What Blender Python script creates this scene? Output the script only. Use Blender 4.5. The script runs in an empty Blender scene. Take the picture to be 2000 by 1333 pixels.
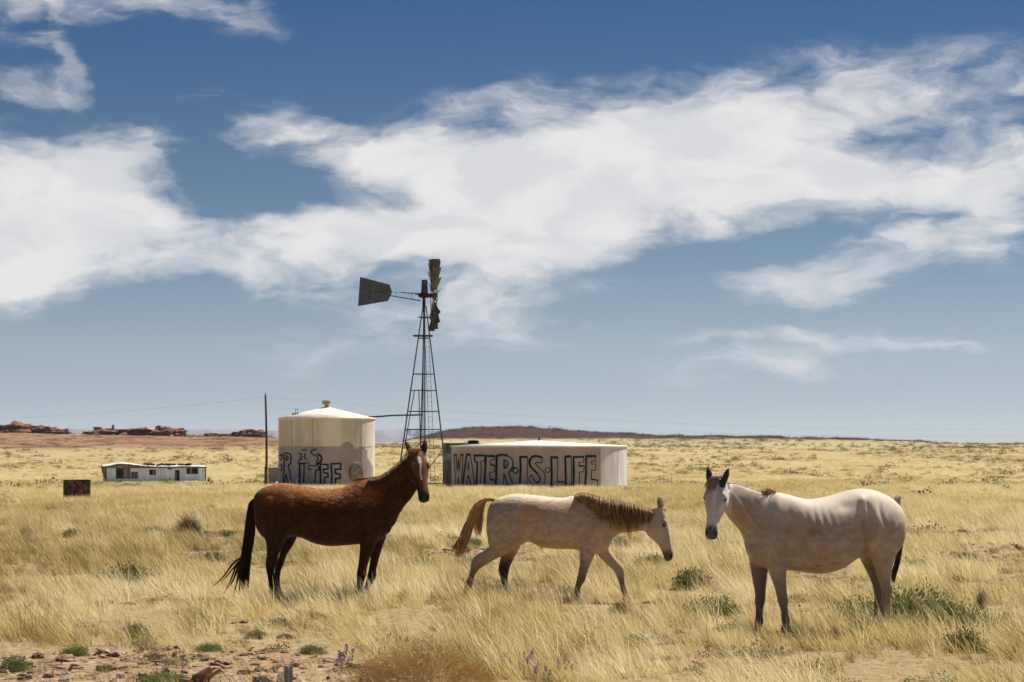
import bpy, bmesh, math, random
import numpy as np
from mathutils import Vector, Matrix, noise as mnoise

# ------------------------------------------------------------------ camera, world, sun, exposure
random.seed(4)
rng = np.random.default_rng(11)
S = bpy.context.scene
COL = S.collection
R = math.radians
FPX, CX, HY, EYE = 5000.0, 1000.0, 862.0, 2.05      # focal length, principal column and horizon row in photo pixels

cam_d = bpy.data.cameras.new('camera')
cam = bpy.data.objects.new('camera', cam_d)
COL.objects.link(cam)
cam.location = (0, 0, EYE)
cam.rotation_euler = (R(90), 0, 0)
cam_d.sensor_width = 36
cam_d.lens = 36 * FPX / 2000
cam_d.shift_y = (HY - 666.5) / 2000
cam_d.clip_start = 0.5
cam_d.clip_end = 90000
cam_d.dof.use_dof = True
cam_d.dof.focus_distance = 42
cam_d.dof.aperture_fstop = 8
S.camera = cam

SUN_AZ, SUN_EL = R(48), R(56)                        # azimuth from +Y towards +X: behind the tanks, to the right
SUN_DIR = Vector((math.sin(SUN_AZ) * math.cos(SUN_EL), math.cos(SUN_AZ) * math.cos(SUN_EL), math.sin(SUN_EL)))
sd = bpy.data.lights.new('sun', 'SUN')
sd.energy = 5.0
sd.angle = R(0.53)
sd.color = (1.0, 0.93, 0.80)
sun = bpy.data.objects.new('sun', sd)
COL.objects.link(sun)
sun.rotation_euler = SUN_DIR.to_track_quat('Z', 'Y').to_euler()
sun.location = (40, 40, 80)

S.view_settings.view_transform = 'Standard'
S.view_settings.look = 'None'
S.view_settings.gamma = 1
S.view_settings.exposure = 0.52
S.cycles.max_bounces = 6
S.cycles.diffuse_bounces = 3
S.cycles.transmission_bounces = 3
S.cycles.transparent_max_bounces = 8
S.cycles.volume_bounces = 1
S.cycles.use_denoising = True
S.cycles.sample_clamp_indirect = 6


class NT:
    """small helper round a node tree"""
    def __init__(self, tree):
        self.t = tree
        self.n = tree.nodes
        self.l = tree.links

    def new(self, kind, **kw):
        nd = self.n.new(kind)
        for k, v in kw.items():
            setattr(nd, k, v)
        return nd

    def put(self, nd, i, v):
        s = nd.inputs[i]
        if hasattr(v, 'is_output'):
            self.l.new(v, s)
        else:
            s.default_value = v

    def math(self, op, a, b=None, c=None, clamp=False):
        nd = self.new('ShaderNodeMath', operation=op, use_clamp=clamp)
        self.put(nd, 0, a)
        if b is not None:
            self.put(nd, 1, b)
        if c is not None:
            self.put(nd, 2, c)
        return nd.outputs[0]

    def vmath(self, op, a, b=None):
        nd = self.new('ShaderNodeVectorMath', operation=op)
        self.put(nd, 0, a)
        if b is not None:
            self.put(nd, 1, b)
        return nd.outputs[0]

    def mix(self, f, a, b, blend='MIX'):
        nd = self.new('ShaderNodeMix', data_type='RGBA', blend_type=blend)
        self.put(nd, 0, f)
        self.put(nd, 6, a)
        self.put(nd, 7, b)
        return nd.outputs[2]

    def noise(self, vec, scale, detail=4, rough=.55, dist=0.0):
        nd = self.new('ShaderNodeTexNoise')
        if vec is not None:
            self.l.new(vec, nd.inputs['Vector'])
        nd.inputs['Scale'].default_value = scale
        nd.inputs['Detail'].default_value = detail
        nd.inputs['Roughness'].default_value = rough
        nd.inputs['Distortion'].default_value = dist
        return nd.outputs[0], nd.outputs[1]

    def step(self, v, a, b, lo=0.0, hi=1.0, smooth=True):
        nd = self.new('ShaderNodeMapRange', interpolation_type='SMOOTHSTEP' if smooth else 'LINEAR')
        nd.clamp = True
        self.put(nd, 0, v)
        nd.inputs[1].default_value = a
        nd.inputs[2].default_value = b
        nd.inputs[3].default_value = lo
        nd.inputs[4].default_value = hi
        return nd.outputs[0]

    def xyz(self, x, y, z):
        nd = self.new('ShaderNodeCombineXYZ')
        for i, v in enumerate((x, y, z)):
            self.put(nd, i, v)
        return nd.outputs[0]


def build_world():
    w = bpy.data.worlds.new('World')
    S.world = w
    w.use_nodes = True
    w.node_tree.nodes.clear()
    N = NT(w.node_tree)
    out = N.new('ShaderNodeOutputWorld')
    bg = N.new('ShaderNodeBackground')
    bg.inputs['Strength'].default_value = 0.0695
    N.l.new(bg.outputs[0], out.inputs['Surface'])
    tc = N.new('ShaderNodeTexCoord').outputs['Generated']
    sp = N.new('ShaderNodeSeparateXYZ')
    N.l.new(tc, sp.inputs[0])
    x, y, z = sp.outputs
    # the thin dry high-desert air: the blue deepens quickly above the horizon
    zz = N.math('ADD', N.math('MULTIPLY', N.math('MAXIMUM', z, 0.0), 4.2), 0.015)
    skv = N.vmath('NORMALIZE', N.xyz(x, y, zz))
    sky = N.new('ShaderNodeTexSky', sky_type='NISHITA')
    sky.sun_disc = False
    sky.sun_elevation = SUN_EL
    sky.sun_rotation = SUN_AZ
    sky.altitude = 1500
    sky.air_density = 1.0
    sky.dust_density = 0.6
    sky.ozone_density = 1.6
    N.l.new(skv, sky.inputs['Vector'])
    # cloud field on the dome: azimuth and elevation in degrees
    az = N.math('MULTIPLY', N.math('ARCTAN2', x, y), 180 / math.pi)
    el = N.math('MULTIPLY', N.math('ARCSINE', z), 180 / math.pi)
    gr = N.new('ShaderNodeValToRGB')
    gr.color_ramp.interpolation = 'B_SPLINE'
    e0 = gr.color_ramp.elements
    half = lambda c: tuple(k * .5 for k in c) + (1,)      # a ramp cannot hold values above one: entered at half, doubled below
    e0[0].position, e0[0].color = 0.0, half((.77, .69, .68))
    e0[1].position, e0[1].color = 1.0, half((.17, .46, .66))
    for ps, cc in ((.07, (.82, .69, .64)), (.18, (1.27, .985, .74)), (.32, (1.0, .94, .74)), (.55, (.62, .76, .72)), (.80, (.28, .55, .69))):
        e0.new(ps).color = half(cc)
    N.l.new(N.math('DIVIDE', el, 12.0, clamp=True), gr.inputs[0])
    sky_c = N.mix(1.0, sky.outputs[0], N.vmath('ADD', gr.outputs[0], gr.outputs[0]), 'MULTIPLY')
    P = N.xyz(az, el, 0.0)
    _, nc = N.noise(N.vmath('MULTIPLY', P, (0.28, 0.6, 1.0)), 1.0, 5, .58)
    warp = N.vmath('MULTIPLY', N.vmath('SUBTRACT', nc, (.5, .5, .5)), (3.4, 1.5, 0.0))
    PW = N.vmath('ADD', P, warp)
    D = 57.2958

    def d2(px, py):
        return (math.atan((px - CX) / FPX) * D, math.atan((HY - py) / FPX) * D)
    blobs = [  # centre px, centre py, radius x, radius y, turn, weight
        (40, 430, 420, 210, 0, 1.25), (180, 360, 260, 130, 10, .8), (20, 540, 200, 120, 0, .7), (400, 470, 330, 110, 8, .62),
        (640, 470, 300, 110, 0, .78), (480, 540, 200, 60, -14, .5),
        (1120, 330, 560, 210, 4, 1.2), (1480, 280, 430, 190, 6, 1.1), (930, 420, 430, 150, 6, 1.0), (1720, 370, 330, 100, -4, .95),
        (560, 255, 240, 58, -17, .75), (800, 310, 240, 80, -12, .7), (1950, 340, 230, 120, 10, 1.0), (1080, 480, 240, 80, 8, .7),
        (1900, 150, 420, 95, -8, .42), (1780, 210, 260, 80, -8, .45), (1960, 460, 110, 80, 0, .7),
        (1730, 500, 240, 85, 12, .72), (1500, 545, 130, 70, 20, .62), (1640, 550, 130, 60, 0, .55), (1900, 520, 140, 50, -10, .35),
        (160, 10, 460, 60, 2, .55), (420, 30, 180, 60, -10, .4), (120, 140, 60, 100, 25, .46), (70, 190, 120, 34, 0, .36), (20, 60, 120, 120, 0, .22),
        (930, 580, 190, 110, 0, .72), (660, 690, 250, 60, 3, .40), (1010, 650, 220, 80, 0, .40), (700, 610, 220, 60, 0, .34), (1100, 560, 200, 30, 6, .34),
        (1440, 655, 210, 26, 6, .52), (1610, 662, 130, 30, -8, .66), (1540, 708, 360, 60, 4, .55), (1840, 688, 130, 20, -4, .46),
        (470, 575, 420, 14, 2, .22),
        (490, 346, 175, 50, -8, -.85), (400, 402, 150, 40, -20, -.45), (640, 392, 190, 34, 2, -.55), (1450, 486, 300, 34, 5, -.5), (1740, 440, 160, 22, 8, -.35), (330, 590, 160, 60, 0, -.5), (780, 520, 120, 26, 10, -.35), (330, 320, 130, 40, 20, -.25), (600, 385, 120, 40, 0, -.2), (590, 455, 90, 14, 0, -.4), (290, 560, 120, 70, 0, -.35),
        (1750, 270, 120, 60, 0, -.35), (1850, 425, 130, 30, 0, -.4), (1330, 300, 100, 40, 0, -.2),
    ]
    tot = None
    for (px, py, rx, ry, tr, wt) in blobs:
        a, e = d2(px, py)
        mp = N.new('ShaderNodeMapping', vector_type='TEXTURE')
        N.l.new(PW, mp.inputs['Vector'])
        mp.inputs['Location'].default_value = (a, e, 0)
        mp.inputs['Rotation'].default_value = (0, 0, R(tr))
        mp.inputs['Scale'].default_value = (rx / 87.3, ry / 87.3, 1)
        g = N.new('ShaderNodeTexGradient', gradient_type='SPHERICAL')
        N.l.new(mp.outputs[0], g.inputs[0])
        tot = N.math('MULTIPLY_ADD', g.outputs['Fac'], wt, tot if tot is not None else 0.0)
    # elsewhere on the dome broken cloud goes on, thinned to weaken the fill light
    nb, _ = N.noise(tc, 2.6, 5, .55, .4)
    inaz = N.step(N.math('ABSOLUTE', az), 11.5, 16.0)
    inel = N.step(el, 9.6, 13.0)
    outside = N.math('MAXIMUM', inaz, inel)
    general = N.math('MULTIPLY', N.math('MULTIPLY', N.step(nb, .54, .74), .8), outside)
    tot = N.math('ADD', tot, general)
    # wispy break-up
    f1, _ = N.noise(N.vmath('MULTIPLY', PW, (0.55, 1.25, 1.0)), 1.0, 8, .54, .35)
    f2, _ = N.noise(N.vmath('MULTIPLY', PW, (1.6, 3.4, 1.0)), 1.0, 6, .56, .25)
    br = N.math('ADD', N.math('MULTIPLY', N.math('SUBTRACT', f1, .5), 1.7), N.math('MULTIPLY', N.math('SUBTRACT', f2, .5), .30))
    rotm = N.new('ShaderNodeMapping', vector_type='POINT')
    rotm.inputs['Rotation'].default_value = (0, 0, R(24))
    rotm.inputs['Scale'].default_value = (.5, 3.4, 1)
    N.l.new(PW, rotm.inputs['Vector'])
    f4, _ = N.noise(rotm.outputs[0], 1.0, 6, .6, .6)
    br = N.math('ADD', br, N.math('MULTIPLY', N.math('SUBTRACT', f4, .5), .42))
    gate = N.step(tot, 0.0, .22)
    dens = N.math('ADD', tot, N.math('MULTIPLY', br, gate))
    alpha = N.math('MULTIPLY', N.step(dens, .02, 1.10), .97)
    # cloud tone: brighter where thick, with soft grey folds
    f3, _ = N.noise(N.vmath('MULTIPLY', PW, (0.42, .9, 1.0)), 1.0, 5, .5, .5)
    tone = N.math('ADD', N.step(f3, .36, .66, .80, 1.0), N.step(dens, .5, 1.3, 0, .06))
    cl = N.mix(N.step(tone, .78, 1.05), (6.7, 6.8, 7.1, 1), (8.5, 8.3, 8.2, 1))
    col = N.mix(alpha, sky_c, cl)
    N.l.new(col, bg.inputs['Color'])
    w.cycles.sampling_method = 'MANUAL'
    w.cycles.sample_map_resolution = 512


build_world()

# ------------------------------------------------------------------ helpers


def prop(o, label=None, cat=None, group=None, kind=None):
    if label:
        o['label'] = label
    if cat:
        o['category'] = cat
    if group:
        o['group'] = group
    if kind:
        o['kind'] = kind
    return o


def mesh_obj(name, verts, faces, m=None, parent=None, smooth=False, loc=None):
    me = bpy.data.meshes.new(name)
    me.from_pydata([tuple(v) for v in verts], [], [tuple(f) for f in faces])
    if smooth:
        me.polygons.foreach_set('use_smooth', [True] * len(me.polygons))
    if m is not None:
        me.materials.append(m)
    me.update()
    o = bpy.data.objects.new(name, me)
    COL.objects.link(o)
    if parent is not None:
        o.parent = parent
    if loc is not None:
        o.location = loc
    return o


def data_obj(name, me, parent=None, loc=None, rot=None, scale=None):
    o = bpy.data.objects.new(name, me)
    COL.objects.link(o)
    if parent is not None:
        o.parent = parent
    if loc is not None:
        o.location = loc
    if rot is not None:
        o.rotation_euler = rot
    if scale is not None:
        o.scale = scale
    return o


def empty(name, loc=(0, 0, 0), rz=0.0):
    o = bpy.data.objects.new(name, None)
    o.empty_display_size = .2
    COL.objects.link(o)
    o.location = loc
    o.rotation_euler = (0, 0, rz)
    return o


class MB:
    def __init__(self):
        self.v = []
        self.f = []

    def add(self, vs, fs):
        b = len(self.v)
        self.v += [tuple(v) for v in vs]
        self.f += [tuple(i + b for i in f) for f in fs]

    def box(self, a, b):
        (x0, y0, z0), (x1, y1, z1) = a, b
        self.add([(x0, y0, z0), (x1, y0, z0), (x1, y1, z0), (x0, y1, z0), (x0, y0, z1), (x1, y0, z1), (x1, y1, z1), (x0, y1, z1)],
                 [(0, 3, 2, 1), (4, 5, 6, 7), (0, 1, 5, 4), (1, 2, 6, 5), (2, 3, 7, 6), (3, 0, 4, 7)])

    def tube(self, pts, rad, n=6, cap=True):
        pts = [Vector(p) for p in pts]
        rad = rad if isinstance(rad, (list, tuple)) else [rad] * len(pts)
        vs, fs = [], []
        up = None
        for i, p in enumerate(pts):
            t = (pts[min(i + 1, len(pts) - 1)] - pts[max(i - 1, 0)]).normalized()
            if up is None:
                up = Vector((0, 0, 1)) if abs(t.z) < .9 else Vector((1, 0, 0))
            u = (up - t * up.dot(t)).normalized()
            w = t.cross(u)
            up = u
            for k in range(n):
                a = 2 * math.pi * (k + .5) / n
                vs.append(p + (u * math.cos(a) + w * math.sin(a)) * rad[i])
        for i in range(len(pts) - 1):
            for k in range(n):
                a, b = i * n + k, i * n + (k + 1) % n
                fs.append((a, b, b + n, a + n))
        if cap:
            fs.append(tuple(range(n - 1, -1, -1)))
            fs.append(tuple((len(pts) - 1) * n + k for k in range(n)))
        self.add(vs, fs)

    def prism(self, poly, off):
        """a flat polygon given as 3D points, thickened by the vector off"""
        n = len(poly)
        off = Vector(off)
        vs = [Vector(p) for p in poly] + [Vector(p) + off for p in poly]
        fs = [tuple(range(n)), tuple(range(2 * n - 1, n - 1, -1))]
        fs += [(i, i + n, (i + 1) % n + n, (i + 1) % n) for i in range(n)]
        self.add(vs, fs)

    def lathe(self, prof, n=24, c=(0, 0, 0)):
        vs, fs = [], []
        for (r, z) in prof:
            for k in range(n):
                a = 2 * math.pi * k / n
                vs.append((c[0] + r * math.cos(a), c[1] + r * math.sin(a), c[2] + z))
        for i in range(len(prof) - 1):
            for k in range(n):
                a, b = i * n + k, i * n + (k + 1) % n
                fs.append((a, b, b + n, a + n))
        fs.append(tuple(range(n - 1, -1, -1)))
        fs.append(tuple((len(prof) - 1) * n + k for k in range(n)))
        self.add(vs, fs)

    def build(self, name, m=None, parent=None, smooth=False, loc=None):
        return mesh_obj(name, self.v, self.f, m, parent, smooth, loc)


def hash2(ix, iy, seed=0):
    h = (ix.astype(np.int64) * 374761393 + iy.astype(np.int64) * 668265263 + seed * 1442695041) & 0xffffffff
    h = ((h ^ (h >> 13)) * 1274126177) & 0xffffffff
    return ((h ^ (h >> 16)) & 0xffff) / 65535.0


def vnoise(x, y, seed=0):
    x = np.asarray(x, float)
    y = np.asarray(y, float)
    ix, iy = np.floor(x), np.floor(y)
    fx, fy = x - ix, y - iy
    fx = fx * fx * (3 - 2 * fx)
    fy = fy * fy * (3 - 2 * fy)
    a = hash2(ix, iy, seed)
    b = hash2(ix + 1, iy, seed)
    c = hash2(ix, iy + 1, seed)
    d = hash2(ix + 1, iy + 1, seed)
    return (a * (1 - fx) + b * fx) * (1 - fy) + (c * (1 - fx) + d * fx) * fy


def fbm(x, y, seed=0, o=4):
    s, a, t = 0, .5, 0
    for i in range(o):
        s = s + a * vnoise(np.asarray(x) * 2 ** i, np.asarray(y) * 2 ** i, seed + i)
        t += a
        a *= .5
    return s / t


def sstep(a, b, v):
    t = np.clip((np.asarray(v, float) - a) / (b - a), 0, 1)
    return t * t * (3 - 2 * t)


# ------------------------------------------------------------------ materials
MATS = {}


def mat(name, col, rough=.85, var=.18, scale=4.0, bump=0.0, metal=0.0, col2=None, spec=.2, detail=5, stretch=None):
    if name in MATS:
        return MATS[name]
    m = bpy.data.materials.new(name)
    m.use_nodes = True
    N = NT(m.node_tree)
    b = N.n['Principled BSDF']
    b.inputs['Roughness'].default_value = rough
    b.inputs['Metallic'].default_value = metal
    b.inputs['Specular IOR Level'].default_value = spec
    tc = N.new('ShaderNodeTexCoord').outputs['Object']
    if stretch:
        tc = N.vmath('MULTIPLY', tc, stretch)
    f, _ = N.noise(tc, scale, detail, .6)
    c = tuple(col) + (1,)
    c2 = tuple(col2) + (1,) if col2 else tuple(max(0, k * (1 - 2.2 * var)) for k in col) + (1,)
    cc = N.mix(N.step(f, .34, .68), c2, tuple(min(1, k * (1 + var)) for k in col) + (1,) if not col2 else c)
    N.l.new(cc, b.inputs['Base Color'])
    if bump:
        bp = N.new('ShaderNodeBump')
        bp.inputs['Strength'].default_value = bump
        bp.inputs['Distance'].default_value = .02
        f2, _ = N.noise(tc, scale * 5, 4, .6)
        N.l.new(f2, bp.inputs['Height'])
        N.l.new(bp.outputs[0], b.inputs['Normal'])
    MATS[name] = m
    return m


def attr_mat(name, rough=.8, nscale=30, nvar=.25, spec=.15, trans=0.0, bump=0.0, sheen=0.0):
    """colour from the mesh attribute Col, broken up by fine noise"""
    m = bpy.data.materials.new(name)
    m.use_nodes = True
    N = NT(m.node_tree)
    b = N.n['Principled BSDF']
    b.inputs['Roughness'].default_value = rough
    b.inputs['Specular IOR Level'].default_value = spec
    if sheen:
        b.inputs['Sheen Weight'].default_value = sheen
        b.inputs['Sheen Roughness'].default_value = .45
    at = N.new('ShaderNodeAttribute', attribute_name='Col')
    tc = N.new('ShaderNodeTexCoord').outputs['Object']
    f, _ = N.noise(tc, nscale, 5, .65)
    k = N.step(f, .3, .7, 1 - nvar, 1 + nvar * .7)
    c = N.vmath('SCALE', at.outputs['Color'])
    N.put(c.node, 3, k)
    N.l.new(c, b.inputs['Base Color'])
    if bump:
        bp = N.new('ShaderNodeBump')
        bp.inputs['Strength'].default_value = bump
        bp.inputs['Distance'].default_value = .015
        f2, _ = N.noise(N.vmath('MULTIPLY', tc, (1, 1, .35)), nscale * 2.2, 4, .6)
        N.l.new(f2, bp.inputs['Height'])
        N.l.new(bp.outputs[0], b.inputs['Normal'])
    return m


def leaf_mat(name, ramp, trans=.35, rough=.7, inst=True):
    """thin leaf or blade: diffuse plus translucent, tinted by the instance attribute tint (or the object's random value)"""
    m = bpy.data.materials.new(name)
    m.use_nodes = True
    N = NT(m.node_tree)
    N.n.clear()
    out = N.new('ShaderNodeOutputMaterial')
    cr = N.new('ShaderNodeValToRGB')
    el = cr.color_ramp.elements
    el[0].position, el[0].color = ramp[0][0], tuple(ramp[0][1]) + (1,)
    el[1].position, el[1].color = ramp[-1][0], tuple(ramp[-1][1]) + (1,)
    for p, c in ramp[1:-1]:
        e = el.new(p)
        e.color = tuple(c) + (1,)
    bl = N.new('ShaderNodeAttribute', attribute_name='shade')
    if inst:
        at = N.new('ShaderNodeAttribute', attribute_name='tint', attribute_type='INSTANCER')
        v = N.math('ADD', at.outputs['Fac'], N.math('MULTIPLY', N.math('SUBTRACT', bl.outputs['Fac'], .5), .34))
    else:
        oi = N.new('ShaderNodeObjectInfo')
        v = N.math('ADD', N.math('MULTIPLY', oi.outputs['Random'], .5), N.math('MULTIPLY', bl.outputs['Fac'], .5))
    N.l.new(v, cr.inputs[0])
    d = N.new('ShaderNodeBsdfDiffuse')
    t = N.new('ShaderNodeBsdfTranslucent')
    N.l.new(cr.outputs[0], d.inputs[0])
    N.l.new(cr.outputs[0], t.inputs[0])
    mx = N.new('ShaderNodeMixShader')
    mx.inputs[0].default_value = trans
    N.l.new(d.outputs[0], mx.inputs[1])
    N.l.new(t.outputs[0], mx.inputs[2])
    N.l.new(mx.outputs[0], out.inputs[0])
    return m


STEEL = mat('weathered_steel', (.085, .080, .078), .6, .25, 6, metal=.3)
GALV = mat('galvanised_sheet', (.27, .28, .30), .5, .22, 3, metal=.45, bump=.1)
BLADE_M = mat('blade_sheet', (.095, .085, .078), .55, .25, 2.5, metal=.2)
RUSTRED = mat('rusty_red_casting', (.06, .018, .014), .8, .3, 8)
WOODG = mat('grey_wood', (.11, .085, .065), .95, .3, 6, bump=.3, stretch=(3, 3, .4))
RUBBER = mat('black_rubber', (.018, .017, .017), .9, .2, 5)
BLACKPIPE = mat('black_pipe', (.03, .03, .03), .7, .2, 5)
DARKGLASS = mat('dark_room', (.012, .013, .015), .4, .2, 2)
TRIM = mat('brown_trim', (.10, .075, .065), .8, .25, 3)
CURTAIN = mat('tan_curtain', (.34, .29, .22), .95, .2, 6)
BOARD = mat('plywood_board', (.20, .15, .10), .9, .25, 5)
SIDING = mat('pale_blue_white_siding', (.72, .82, .98), .6, .07, 1.2, stretch=(1, 1, .2))
ROOFW = mat('white_roof_coating', (.80, .79, .77), .6, .12, 1.0)
CONC = mat('concrete', (.46, .43, .38), .9, .2, 2.5, bump=.2)
CREAM = mat('cream_tank_roof', (.74, .69, .60), .6, .08, 2)
WHITER = mat('white_tank_roof', (.80, .81, .80), .6, .07, 1.2)
GREYBOX = mat('dark_grey_concrete', (.17, .17, .17), .9, .2, 2, stretch=(2, 2, .3))
PAINTK = mat('black_spray_paint', (.012, .012, .014), .7, .2, 6)
PAINTT = mat('teal_spray_paint', (.03, .17, .21), .7, .35, 4)
PAINTB = mat('blue_spray_paint', (.04, .14, .30), .7, .35, 4)
ROCKP = mat('pinkish_stone', (.44, .34, .27), .95, .3, 5, bump=.6)
ROCKD = mat('dark_stone', (.16, .11, .09), .95, .35, 5, bump=.6)
SANDST = mat('red_sandstone', (.30, .115, .065), .95, .4, .35, bump=.6, col2=(.10, .045, .035), stretch=(1, 1, 4))
BRICKM = mat('rusty_brown_block', (.17, .085, .055), .95, .35, 5, bump=.5)
BRICKD = mat('dark_brown_block', (.075, .06, .055), .95, .3, 5, bump=.5)
POSTM = mat('grey_metal_post', (.27, .27, .27), .7, .15, 6)
WIREM = mat('wire', (.12, .12, .13), .6, .1, 4)
RUINM = mat('ruin_stone', (.33, .24, .20), .95, .25, 2)

# ------------------------------------------------------------------ terrain
_rt = np.array([0, 60, 100, 143, 200, 300, 400, 600, 900, 1300, 2000, 4000, 12000, 40000.])
_zt = np.array([0, 0, -.20, -.52, -1.45, -2.87, -3.2, -2.6, -1.2, .35, .4, -.4, -6, -14.])
_lg = np.linspace(math.log(8), math.log(40000), 900)
_zz = np.interp(np.exp(_lg), _rt, _zt)
_k = np.hanning(41)
_zz = np.convolve(np.pad(_zz, 20, mode='edge'), _k / _k.sum(), mode='valid')
_LP = np.array([(-1200, 853), (-400, 849), (0, 847), (60, 847), (130, 849), (200, 851), (280, 852), (360, 853), (420, 853), (480, 853), (545, 857), (620, 866), (700, 880), (800, 900)], float)
_RP = np.array([(700, 880), (780, 866), (820, 855), (870, 843), (930, 837), (985, 834), (1040, 836), (1100, 842), (1200, 848), (1300, 853), (1450, 854), (1550, 855.5), (1650, 859),
                (1800, 864), (1900, 868), (2300, 872), (3000, 880)], float)


def px_of(x, y):
    return CX + FPX * x / np.maximum(y, 1e-3)


def gz(x, y):
    x = np.asarray(x, float)
    y = np.asarray(y, float)
    r = np.hypot(x, y)
    z = np.interp(np.log(np.maximum(r, 8)), _lg, _zz)
    px = px_of(x, y)
    front = y > 50
    for tab, rr, w in ((_LP, 820.0, 210.0), (_RP, 1500.0, 190.0)):
        zt = EYE + (HY - np.interp(px, tab[:, 0], tab[:, 1])) * rr / FPX
        zt = zt + (fbm(px / 26., r / 60., 5, 4) - .5) * (1.2 if rr > 1000 else .7) * rr / 1000
        bump = np.exp(-((r - rr) / w) ** 2)
        z = np.where(front & (zt > z), z + (zt - z) * bump, z)
    amp = np.interp(r, [0, 15, 60, 200, 1000, 3000], [.03, .07, .08, .16, .5, .6])
    z = z + amp * (fbm(x / 2.6, y / 2.6, 3, 3) - .5) * np.interp(r, [0, 80, 200], [1, 1, 0]) + amp * (fbm(x / 30., y / 60., 8, 3) - .5) * np.interp(r, [0, 60, 200], [0, .4, 1])
    return z


def g1(x, y):
    return float(gz(np.array([x]), np.array([y]))[0])


def at(px, py, d):
    """world point that stands at photo pixel px, py at depth d"""
    return Vector(((px - CX) / FPX * d, d, EYE + (HY - py) / FPX * d))


def on_ground(px, py):
    """where the ground shows at that photo pixel"""
    ds = np.exp(np.linspace(math.log(14), math.log(1600), 900))
    xs = (px - CX) / FPX * ds
    zs = gz(xs, ds)
    pr = HY + FPX * (EYE - zs) / ds
    i = int(np.argmax(pr <= py))
    if i == 0:
        i = 1
    t = (pr[i - 1] - py) / max(1e-6, pr[i - 1] - pr[i])
    d = ds[i - 1] + (ds[i] - ds[i - 1]) * min(max(t, 0), 1)
    x = (px - CX) / FPX * d
    return Vector((x, d, g1(x, d)))


def bare(x, y):
    """0..1: how bare the soil lies"""
    n = fbm(x / .9, y / 1.6, 21, 4) - .5
    n2 = fbm(x / 5., y / 9., 31, 3) - .5

    def ell(cx, cy, rx, ry):
        return 1 - np.sqrt(((x - cx) / rx) ** 2 + ((y - cy) / ry) ** 2)
    b = np.maximum(ell(-3.2, 21.6, 3.1, 4.2), -1)
    b = np.maximum(b, ell(9.6, 43.5, 2.6, 6.5) * .9)
    b = np.maximum(b, .55 - np.abs(y - 53.5 - .02 * x - n2 * 3) / 1.9 - .5 * sstep(-2, 3, x) * sstep(10, 6, x))
    b = np.maximum(b, ell(2.2, 23.2, 1.6, .8) * .45)
    b = np.maximum(b, ell(12.5, 47.5, 5, 3.0) * .8)
    b = np.maximum(b, ell(-.5, 47, 3.0, 2.6) * .45)
    b = np.maximum(b, .25 * sstep(.16, .3, n2) * sstep(140, 60, y))
    return np.clip(sstep(.02, .34, b + n * .62), 0, 1)


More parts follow.
